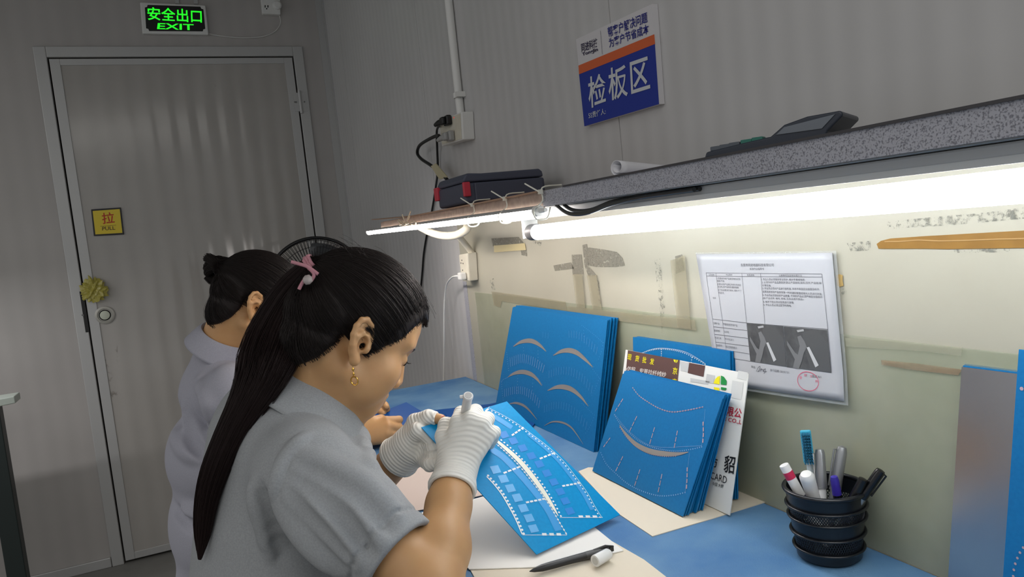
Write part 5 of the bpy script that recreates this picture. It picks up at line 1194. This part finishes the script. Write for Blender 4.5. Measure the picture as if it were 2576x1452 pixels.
rh = dict(wrist=WR, mcp=[dep(1152, 1062, 1.095), dep(1184, 1054, 1.088), dep(1212, 1066, 1.088), dep(1231, 1092, 1.094)],
          mid=[dep(1160, 1040, 1.118), dep(1196, 1036, 1.114), dep(1226, 1054, 1.110), dep(1243, 1088, 1.110)],
          tips=[on(1168, 1088, .010), on(1192, 1100, .010), on(1212, 1112, .010), on(1228, 1128, .010)],
          thumb=[dep(1122, 1140, 1.10), dep(1117, 1098, 1.108), dep(1122, 1070, 1.118), on(1150, 1078, .011)])
lh = dict(wrist=WL, mcp=[on(1048, 1085, .004) * .5 + dep(1052, 1085, 1.17) * .5, dep(1060, 1108, 1.182), dep(1062, 1132, 1.185), dep(1055, 1152, 1.185)],
          mid=[on(1085, 1085, -.016), on(1098, 1108, -.020), on(1098, 1132, -.020), on(1088, 1152, -.018)],
          tips=[on(1115, 1085, -.010), on(1130, 1108, -.010), on(1130, 1130, -.010), on(1116, 1152, -.010)],
          thumb=[dep(1022, 1095, 1.18), dep(1045, 1062, 1.172), dep(1078, 1050, 1.160), on(1106, 1064, .0085)])
putR, putL = hand_parts(**rh), hand_parts(**lh)
putR(B_, 0); putL(B_, 0)
V_, F_ = B_.mesh()
near = skin('person', V_, F_, m_skin, None, (C3[0], C3[1], 0)); tag(near, 'nearer woman in grey polo with long ponytail and white gloves, bent over the held board', 'person')

# polo shirt
T_ = Vol((-1.02, -3.12, .62), (-.32, -2.28, 1.20), .0027)
T_.ell(C1, BR3_, (.104, .135, .160), .03); T_.ell(C2, BR3_, (.118, .160, .175), .03); T_.ell(C3, BR3_, (.125, .160, .20), .03); T_.ell(C3 + [0, 0, -.16], BR3_, (.125, .165, .16), .03)
T_.cap(neck0 + [-.022, 0, -.050], neck0 + [-.03, 0, -.12], .064, .088, .03)
for S_ in (SR, SLh): T_.cap(neck0 + [-.01, 0, -.080], S_ + [0, 0, -.004], .056, .066, .04)
ad = nrm(ER - SR); hem = SR + ad * .182; T_.chain([SR, SR + ad * .09, hem + ad * .03], [.064, .060, .061], .03)
adl = nrm(EL - SLh); T_.chain([SLh, SLh + adl * .20], [.060, .056], .03)
# armpit and sleeve folds
def ridge(V, px, r, k, sub=False, lift=0.0, t0=.7, t1=1.6):
    P_ = [V.trace(CAM, ray(x, y), t0, t1) for x, y in px]; P_ = [p - nrm(p - CAM) * lift for p in P_ if p is not None]
    if len(P_) > 1:
        P_ = cr(P_, 3); n = len(P_); V.chain(P_, [r * (.25 + .75 * math.sin(math.pi * (i + .5) / n)) for i in range(n)], k, sub)
for px in (((706, 1225), (732, 1290), (782, 1365), (850, 1435)), ((765, 1150), (845, 1185), (925, 1230), (995, 1300)), ((735, 1180), (820, 1225), (895, 1285), (960, 1365)), ((722, 1215), (790, 1270), (850, 1335), (905, 1410)), ((880, 1070), (905, 1110), (935, 1170)), ((640, 1230), (668, 1300), (686, 1390))): ridge(T_, px, .0085, .024, lift=-.0012)
for px in (((750, 1166), (832, 1205), (910, 1256), (975, 1330)), ((728, 1198), (805, 1248), (872, 1310), (930, 1385)), ((714, 1222), (760, 1290), (815, 1350), (880, 1420)), ((655, 1225), (685, 1300), (706, 1400))): ridge(T_, px, .0055, .014, True, .0022)
ridge(T_, ((785, 1098), (752, 1122), (722, 1163), (705, 1205), (697, 1248)), .0042, .005, True, .0022)
ridge(T_, ((776, 1095), (745, 1118), (713, 1160), (696, 1203), (688, 1246)), .005, .012, False, -.0015)
e1_ = nrm(np.cross(ad, [0, 0, 1])); e2_ = np.cross(ad, e1_)
for a_ in np.linspace(0, 2 * math.pi, 97)[:-1]:
    o_ = hem - ad * .026; v_ = e1_ * math.cos(a_) + e2_ * math.sin(a_); hit = T_.trace(o_ + v_ * .11, -v_, 0, .09)
    if hit is not None: T_.cap(hit + v_ * .0012, hit + v_ * .0012, .0030, k=.003, sub=True)
# hem opening of both sleeves, cut square to the arm, and the neck opening
T_.op(lambda P: -((P - hem) @ ad) + 1.0 * (np.linalg.norm(P - (hem + ad * .05), axis=-1) > .13), hem - .16, hem + .16, .004, True)
T_.cap(hem - ad * .05, hem + ad * .05, .048, .053, .004, True)
heml = SLh + adl * .19
T_.op(lambda P: -((P - heml) @ adl) + 1.0 * (np.linalg.norm(P - (heml + adl * .05), axis=-1) > .12), heml - .16, heml + .16, .004, True)
T_.cap(heml - adl * .05, heml + adl * .05, .047, .052, .004, True)
nk = nrm(hd.P(-.01, -.03, 0) - neck0); T_.cap(neck0 + nk * .0 + BF * .012, neck0 + nk * .16, .066, .066, .008, True); T_.cap(neck0 + BF * .05 + [0, 0, -.02], neck0 + BF * .10 + [0, 0, -.03], .04, .04, .01, True)
V_, F_ = T_.mesh(); shirt = skin('polo_shirt', V_, F_, m_shirt, near); shirt['label'] = 'grey short sleeved polo shirt'
# collar
def collar(neck, axis, fwd, r, open_deg, h_in, h_out, shirt_, m, spread=.030, drop=.0):
    """folded polo collar: stands up round the neck and folds down outside, open at the throat"""
    ax = nrm(axis); f = nrm(fwd - ax * (fwd @ ax)); l = np.cross(ax, f)
    def fn(u, v):
        a_ = math.radians(open_deg) + u * (2 * math.pi - 2 * math.radians(open_deg)); c = math.cos(a_); sf = .5 + .5 * c
        dirv = f * c * 1.06 + l * math.sin(a_); up = h_in * (1 - .35 * sf); lo = drop * sf
        prof = [(r - .002, -.045), (r, up - .02), (r + .001, up), (r + .004, up + .003), (r + .008, up - .002), (r + .008 + spread * .5, up - h_out * .5), (r + .008 + spread, up - h_out * (1 + .30 * sf))]
        q = v * (len(prof) - 1); i = min(int(q), len(prof) - 2); w_ = q - i; rr_ = prof[i][0] * (1 - w_) + prof[i + 1][0] * w_; hh = prof[i][1] * (1 - w_) + prof[i + 1][1] * w_
        return neck + dirv * rr_ + ax * (hh - lo)
    o = MB().grid(fn, 60, 24).build('collar', m, shirt_, 60); s_ = o.modifiers.new('th', 'SOLIDIFY'); s_.thickness = .0030; s_.offset = 1; return o
hp0 = hd.P(-.028, -.02, 0); na = nrm(hp0 - neck0); cq = dep(772, 985, 1.175); cc = neck0 + na * ((cq - neck0) @ na); cc = cc * .6 + cq * .4
collar(cc, BF * .60 + np.array([0, 0, .80]), BF, .067, 22, .008, .046, shirt, m_shirt, .034, .0)
# hair
hp = hair_cap(hd, .0135, (-.092, .074, 0), 9000)
hair = skin('hair', *join(hp), m_hair, near)
tie_p = hd.P(-.098, .074, -.004)
pth = [tie_p, dep(742, 735, 1.145), dep(697, 840, 1.125), dep(652, 960, 1.070), dep(577, 1095, 1.045), dep(522, 1240, 1.040), dep(502, 1408, 1.050)]
pony = skin('ponytail', *join(flow(pth, [.014, .027, .037, .042, .042, .032, .022, .0185, .017, .014, .011, .0020], .55, 2600, side=CR[0], spread=.16)), m_hair2, near); pony['label'] = 'long reddish black ponytail hanging down the back'
tk = MB(); ta_ = nrm(pth[1] - hd.P(-.08, .07, 0)); b1 = nrm(np.cross(ta_, [0, 1, 0])); b2 = np.cross(ta_, b1)
for i in range(3): tk.tube([hd.P(-.094, .074, -.002) + ta_ * (.004 * i - .004) + (.0165 + .002 * math.sin(7 * a_ + i)) * (b1 * math.cos(a_) + b2 * math.sin(a_)) for a_ in np.linspace(0, 2 * math.pi, 25)], .0027, 7, caps=False)
for P_ in (((733, 659), (752, 664), (775, 672), (800, 690)), ((775, 672), (790, 690), (782, 708)), ((768, 700), (758, 716), (752, 728))): tk.tube(cr([dep(x, y, 1.090) for x, y in P_], 5), .0028, 7)
htie = tk.build('hair_tie', mat('pink_tie', (188, 132, 142), .75), near, 60)
MB().lathe([(.0005, -.0075), (.0055, -.005), (.0080, 0), (.0055, .005), (.0005, .0075)], dep(774, 704, 1.080), nrm(CR[0] + .3 * CR[1]), 20).build('bead', mat('clear_bead', (190, 180, 176), .12, alpha=.75), htie, 60)
# flyaway hairs over the crown and wisps at the temple and nape
W_ = []
for i in range(240):
    a_ = RNG.uniform(-.06, .10); q0 = np.array([a_, .115 + RNG.uniform(-.006, .012) - 3.2 * (a_ - .01) ** 2, RNG.uniform(-.05, .02)]); dr = np.array([-.03 - .02 * RNG.random(), RNG.uniform(-.002, .012), RNG.uniform(-.01, .01)])
    W_.append([hd.P(*(q0 + dr * t_ + np.array([0, .006 * math.sin(3 * t_), 0]))) for t_ in np.linspace(0, 1, 8)])
skin('hair_wisps', *strands(W_, .00022, .00015), m_hair, near)
# brow, lash
k = MB()
for sd in (-1, 1):
    k.tube(cr([hd.P(.1015, .028, sd * .014), hd.P(.1000, .033, sd * .028), hd.P(.0890, .031, sd * .046)], 5), [.0006] + [.0016] * 9 + [.0006], 6)
k.build('eyebrow', m_lash, near, 60)
k = MB()
for sd in (-1, 1):
    for i in range(12):
        a_ = -.6 + 1.2 * i / 11; b0 = np.array([.0955 - .006 * abs(a_), .010, sd * (.033 + .012 * a_)]); k.tube([hd.P(*b0), hd.P(*(b0 + [.004, -.001, sd * .001])), hd.P(*(b0 + [.0075, .001, sd * .002]))], [.0004, .0003, .0001], 4)
k.build('eyelash', m_lash, near)
k = MB()
for sd in (-1, 1): k.lathe([(.006, 0), (.0045, .0008), (0, .0010)], hd.P(.0945, .0085, sd * .033), hd.f, 14)
k.build('iris', mat('iris_dark', (30, 20, 16), .2), near, 60)
# earrings
for sd in (-1, 1):
    lob = hd.P(.004 - .002, -.030, sd * .083); dn = np.array([0, 0, -1.0])
    k = MB(); k.tube([lob + [0, 0, .004] + .0065 * (CR[0] * math.cos(a_) * .7 + np.array([0, 0, 1]) * math.sin(a_)) for a_ in np.linspace(-2.6, 1.9, 14)], .0008, 6)
    k.lathe([(.0005, -.003), (.0022, 0), (.0005, .003)], lob + dn * .010, (0, 0, 1), 12); k.lathe([(.0005, -.003), (.0018, 0), (.0005, .003)], lob + dn * .017, (0, 0, 1), 12); k.tube([lob + dn * .004, lob + dn * .022], .0006, 5)
    c_ = lob + dn * .027; k.tube([c_ + (CR[0] * .0050 * math.cos(a_) + np.array([0, 0, .0062]) * math.sin(a_)) for a_ in np.linspace(0, 6.2832, 21)], .0011, 6, caps=False)
    k.build('earring', m_gold, near, 60)
# gloves
for nm, put, W0, E0, bare, cuff in (('right', putR, WR, ER, None, .030), ('left', putL, WL, EL, lh['thumb'][3], .020)):
    d_ = nrm(W0 - E0); G = Vol(W0 - .15, W0 + .17, .0016); put(G, .0022); G.cap(W0 - d_ * cuff, W0 + d_ * .012, .0335, .0300, .012)
    G.cap(W0 - d_ * (cuff + .002), W0 - d_ * (cuff - .002), .0345, .0345, .004)
    w0 = W0 - d_ * cuff; G.op(lambda P: ((P - w0) @ d_) + .004, W0 - .09, W0 + .09, .002, True); G.cap(W0 - d_ * (cuff + .03), W0 - d_ * (cuff - .008), .0300, .0290, .002, True)
    if bare is not None:      # the thumb tip is out of the glove
        t0 = np.asarray(lh['thumb'][2]) * .35 + np.asarray(bare) * .65; dt = nrm(np.asarray(bare) - np.asarray(lh['thumb'][2])); G.op(lambda P: -((P - t0) @ dt) + 1.0 * (np.linalg.norm(P - t0, axis=-1) > .024), t0 - .03, t0 + .03, .001, True)
    V_, F_ = G.mesh(); g_o = skin('glove', V_, F_, m_glove, near); set_rib(g_o, (W0 - d_ * .05, W0 + d_ * .1)); g_o['label'] = 'white knitted glove on the %s hand' % nm
    an_ = nrm(np.cross(d_, [0, 0, 1])); bn_ = np.cross(d_, an_)
    MB().tube([w0 + d_ * .003 + .0338 * (an_ * math.cos(a_) + bn_ * math.sin(a_)) for a_ in np.linspace(0, 2 * math.pi, 33)], .0022, 8, caps=False).build('cuff_edge', m_glove, g_o, 60)
# thumbnail on the bare thumb tip
tp_, tb_ = np.asarray(lh['thumb'][3]), np.asarray(lh['thumb'][2]); td_ = nrm(tp_ - tb_); MBx = nrm(np.cross(td_, plH.n)); tn = nrm(np.cross(MBx, td_)); tn = tn if tn @ plH.n > 0 else -tn
k = MB(); k.grid(lambda u, v: tp_ + td_ * (.006 * v - .001) + MBx * (u - .5) * .009 + tn * (.0078 - .012 * (u - .5) ** 2 * 4 * .25), 6, 4); nl = k.build('thumbnail', mat('nail_pink', (222, 150, 136), .3), near, 60)
HIP = C3 + np.array([-.02, 0, -.20]); trousers(HIP + BL_ * .085, HIP - BL_ * .085, BF, near, HIP)
stool((HIP[0] - .01, HIP[1]), HIP[2] - .115, 'round stool beneath the nearer seated woman')

# pen in the right glove
pt_top = dep(1178, 996, 1.072); pt_tip = on(1158, 1100, .0008); d_ = nrm(pt_tip - pt_top); L_ = np.linalg.norm(pt_tip - pt_top)
pn = empty('correction_pen', pt_tip, 'white marker pen held upright in the right white glove', 'pen')
MB().lathe([(.0066, -.001), (.0074, 0), (.0074, .004), (.0068, .005), (.0068, L_ - .025), (.004, L_ - .012)], pt_top, d_, 24).build('barrel', m_wpen, pn, 40)
MB().lathe([(.0022, L_ - .013), (.0016, L_ - .003), (.0004, L_)], pt_top, d_, 12).build('tip', mat('pen_tip', (90, 96, 110), .5), pn, 40)
MB().lathe([(.0052, -.0014), (.0052, -.0009)], pt_top, d_, 20).build('end_recess', mat('pen_recess', (178, 178, 176), .5), pn)
MB().box(pt_top + d_ * .008 + nrm(CAM - pt_top) * .0070 + CR[0] * .002, (.0035, .0015, .007)).build('red_print', m_redp, pn)
s_ = -CR[0]; MB().tube([pt_top + d_ * .002 + s_ * .007, pt_top + d_ * .003 + s_ * .0115], .0026, 10).build('clip_stub', m_wpen, pn, 50)

# ================================================================== the farther woman
m_skinf = mat('skin_far', (200, 155, 106), .5, noise=(34, (192, 145, 96), 1.0), sss=.12)
hf = Head(dep(640, 772, 1.78), 3, 30, 1.0)
nf0 = dep(556, 880, 1.865)
D1, D2, D3 = dep(548, 985, 1.87), dep(538, 1150, 1.87), dep(552, 1320, 1.88)
FR_ = dep(590, 985, 1.73); FL_ = FR_ + BL_ * .30 + BF * .02
FE, FW = dep(720, 1230, 1.66), dep(885, 1105, 1.66)
FWL = dep(925, 1040, 1.86); FEL = dep(800, 1180, 1.98)
Bf = Vol((-1.0, -2.36, .78), (-.30, -1.55, 1.42), .003)
hf.skull(Bf); hf.face(Bf)
Bf.cap(hf.P(-.028, -.02, 0), nf0 + [-.01, 0, -.02], .052, .058, .025); Bf.cap(hf.P(.018, -.055, 0), nf0 + BF * .045 + [0, 0, -.04], .034, .043, .03)
Bf.ell(D1, BR3_, (.085, .09, .14), .03); Bf.ell(D2, BR3_, (.085, .15, .13), .03)
for S_ in (FR_, FL_): Bf.cap(nf0 + [0, 0, -.06], S_, .045, .042, .03)
Bf.chain([FR_, FE], [.044, .036], .02); Bf.chain([FE, FE * .6 + FW * .4, FW], [.037, .034, .024], .015)
Bf.chain([FL_, FEL], [.044, .036], .02); Bf.chain([FEL, FWL], [.036, .024], .015)
fr_h = dict(wrist=FW, mcp=[dep(972, 1058, 1.665), dep(978, 1072, 1.655), dep(975, 1090, 1.650), dep(966, 1106, 1.650)], mid=[dep(1004, 1056, 1.675), dep(1004, 1076, 1.670), dep(998, 1094, 1.665), dep(986, 1110, 1.662)],
            tips=[dep(985, 1062, 1.700), dep(982, 1080, 1.695), dep(976, 1098, 1.688), dep(966, 1113, 1.680)], thumb=[dep(915, 1072, 1.665), dep(938, 1060, 1.672), dep(958, 1054, 1.682), dep(976, 1058, 1.695)])
fl_h = dict(wrist=FWL, mcp=[dep(945, 1016, 1.84), dep(948, 1022, 1.85), dep(948, 1030, 1.855), dep(945, 1038, 1.86)], mid=[dep(962, 1014, 1.82), dep(965, 1020, 1.83), dep(964, 1030, 1.84), dep(960, 1040, 1.845)],
            tips=[dep(973, 1024, 1.80), dep(974, 1031, 1.81), dep(972, 1038, 1.82), dep(968, 1046, 1.83)], thumb=[dep(935, 1030, 1.84), dep(945, 1030, 1.82), dep(955, 1034, 1.81), dep(964, 1040, 1.80)])
hand_parts(**fr_h)(Bf, 0); hand_parts(**fl_h)(Bf, 0)
V_, F_ = Bf.mesh(); far = skin('person', V_, F_, m_skinf, None, (D3[0], D3[1], 0)); tag(far, 'farther woman in grey polo with hair in a bun, bare hands over a blue board', 'person')
Tf = Vol((-1.05, -2.40, .50), (-.36, -1.50, 1.25), .0045)
Tf.ell(D1, BR3_, (.088, .09, .14), .03); Tf.ell(D2, BR3_, (.112, .130, .175), .03); Tf.ell(D3, BR3_, (.118, .155, .18), .03); Tf.ell(D3 + [0, 0, -.17], BR3_, (.125, .165, .16), .03)
Tf.cap(nf0 + [-.01, 0, -.025], nf0 + [-.015, 0, -.10], .060, .085, .03)
for S_ in (FR_, FL_): Tf.cap(nf0 + [-.01, 0, -.07], S_, .050, .058, .04)
a1 = nrm(FE - FR_); a2 = nrm(FEL - FL_); Tf.cap(FR_, FR_ + a1 * .21, .060, .060, .03); Tf.cap(FL_, FL_ + a2 * .2, .060, .060, .03)
for px in (((470, 1010), (490, 1080), (525, 1130)), ((440, 1090), (470, 1130), (510, 1150)), ((500, 960), (530, 1020), (545, 1090)), ((430, 1250), (465, 1290), (520, 1300))): ridge(Tf, px, .010, .03, lift=-.003, t0=1.4, t1=2.3)
for px in (((460, 1040), (480, 1105), (515, 1150)), ((435, 1270), (470, 1320), (520, 1330))): ridge(Tf, px, .008, .02, True, .004, 1.4, 2.3)
nkf = nrm(hf.P(-.01, -.03, 0) - nf0); Tf.cap(nf0 + BF * .012, nf0 + nkf * .16, .060, .060, .008, True)
for S_, a_, E_ in ((FR_, a1, FE), (FL_, a2, FEL)):
    hm = S_ + a_ * .20; Tf.op(lambda P: -((P - hm) @ a_) + 1.0 * (np.linalg.norm(P - (hm + a_ * .05), axis=-1) > .12), hm - .16, hm + .16, .004, True); Tf.cap(hm - a_ * .04, hm + a_ * .05, .047, .050, .004, True)
V_, F_ = Tf.mesh(); fs_ = skin('polo_shirt', V_, F_, m_shirt2, far); fs_['label'] = 'grey polo shirt of the farther woman'
collar(nf0 + nkf * .034, nkf * .8 + np.array([0, 0, .25]), BF, .060, 24, .010, .042, fs_, m_shirt2, .018, .0)
hp = hair_cap(hf, .012, (-.106, .062, 0), 3000, .003)
skin('hair', *join(hp), m_hair, far)
bun = []
bc = dep(546, 678, 1.86)
for j in range(5):
    t0 = RNG.uniform(0, 6.28); ax_ = nrm(RNG.normal(size=3)); e1 = nrm(np.cross(ax_, [.2, .9, .3])); e2 = np.cross(ax_, e1)
    P_ = [bc + (.021 + .003 * j % 2) * (e1 * math.cos(t0 + a_) + e2 * math.sin(t0 + a_)) + ax_ * .006 * math.sin(2 * a_) for a_ in np.linspace(0, 4.6, 9)]
    bun += flow(P_, [.009, .013, .014, .013, .008], .9, 160, 20, np.array([.1, .2, 1.0]), (.0005, .0004))
bun += flow([hf.P(-.095, .060, 0), dep(572, 695, 1.855), bc], [.022, .017, .016], .9, 220, 14, CR[1], (.0005, .0004))
skin('hair_bun', *join(bun), m_hair, far)
k = MB()
for sd in (-1, 1): k.tube(cr([hf.P(.1015, .028, sd * .014), hf.P(.1000, .033, sd * .028), hf.P(.0890, .031, sd * .046)], 5), [.0006] + [.0016] * 9 + [.0006], 6)
k.build('eyebrow', m_lash, far, 60)
k = MB()
for sd in (-1, 1): k.lathe([(.0005, -.002), (.0032, 0), (.0005, .002)], hf.P(.000, -.028, sd * .083), hf.l, 12)
k.build('earring', m_gold, far, 60)
HIPf = D3 + np.array([-.02, 0, -.21]); trousers(HIPf + BL_ * .085, HIPf - BL_ * .085, BF, far, HIPf)
stool((HIPf[0] - .01, HIPf[1]), HIPf[2] - .115, 'round stool beneath the farther seated woman')

# her board and pen
q = [dep(868, 1072, 1.74), dep(1022, 1012, 1.86), dep(1090, 1052, 1.76), dep(935, 1150, 1.62)]; q[3] = q[0] + q[2] - q[1]
plF = Plane(q[0], q[1], q[2]); o = board('etched_board', q, -plF.n * .0014, m_bd_dark, 'dark blue board held by the farther woman in her bare hands')
a, d, L_ = pen_axis(dep(968, 1062, 1.690), dep(884, 1036, 1.730))
pn2 = empty('white_pen', a, 'white marker pen in the bare right hand of the farther woman', 'pen')
MB().lathe([(.0010, -.012), (.0022, -.004), (.006, .002), (.0064, .006), (.0064, L_ - .002), (.0058, L_)], a, d, 20).build('barrel', m_wpen, pn2, 40)
MB().lathe([(.0066, L_ * .45), (.0066, L_ * .70)], a, d, 20).build('printed_band', mat('grey_print', (120, 120, 124), .5), pn2, 40)
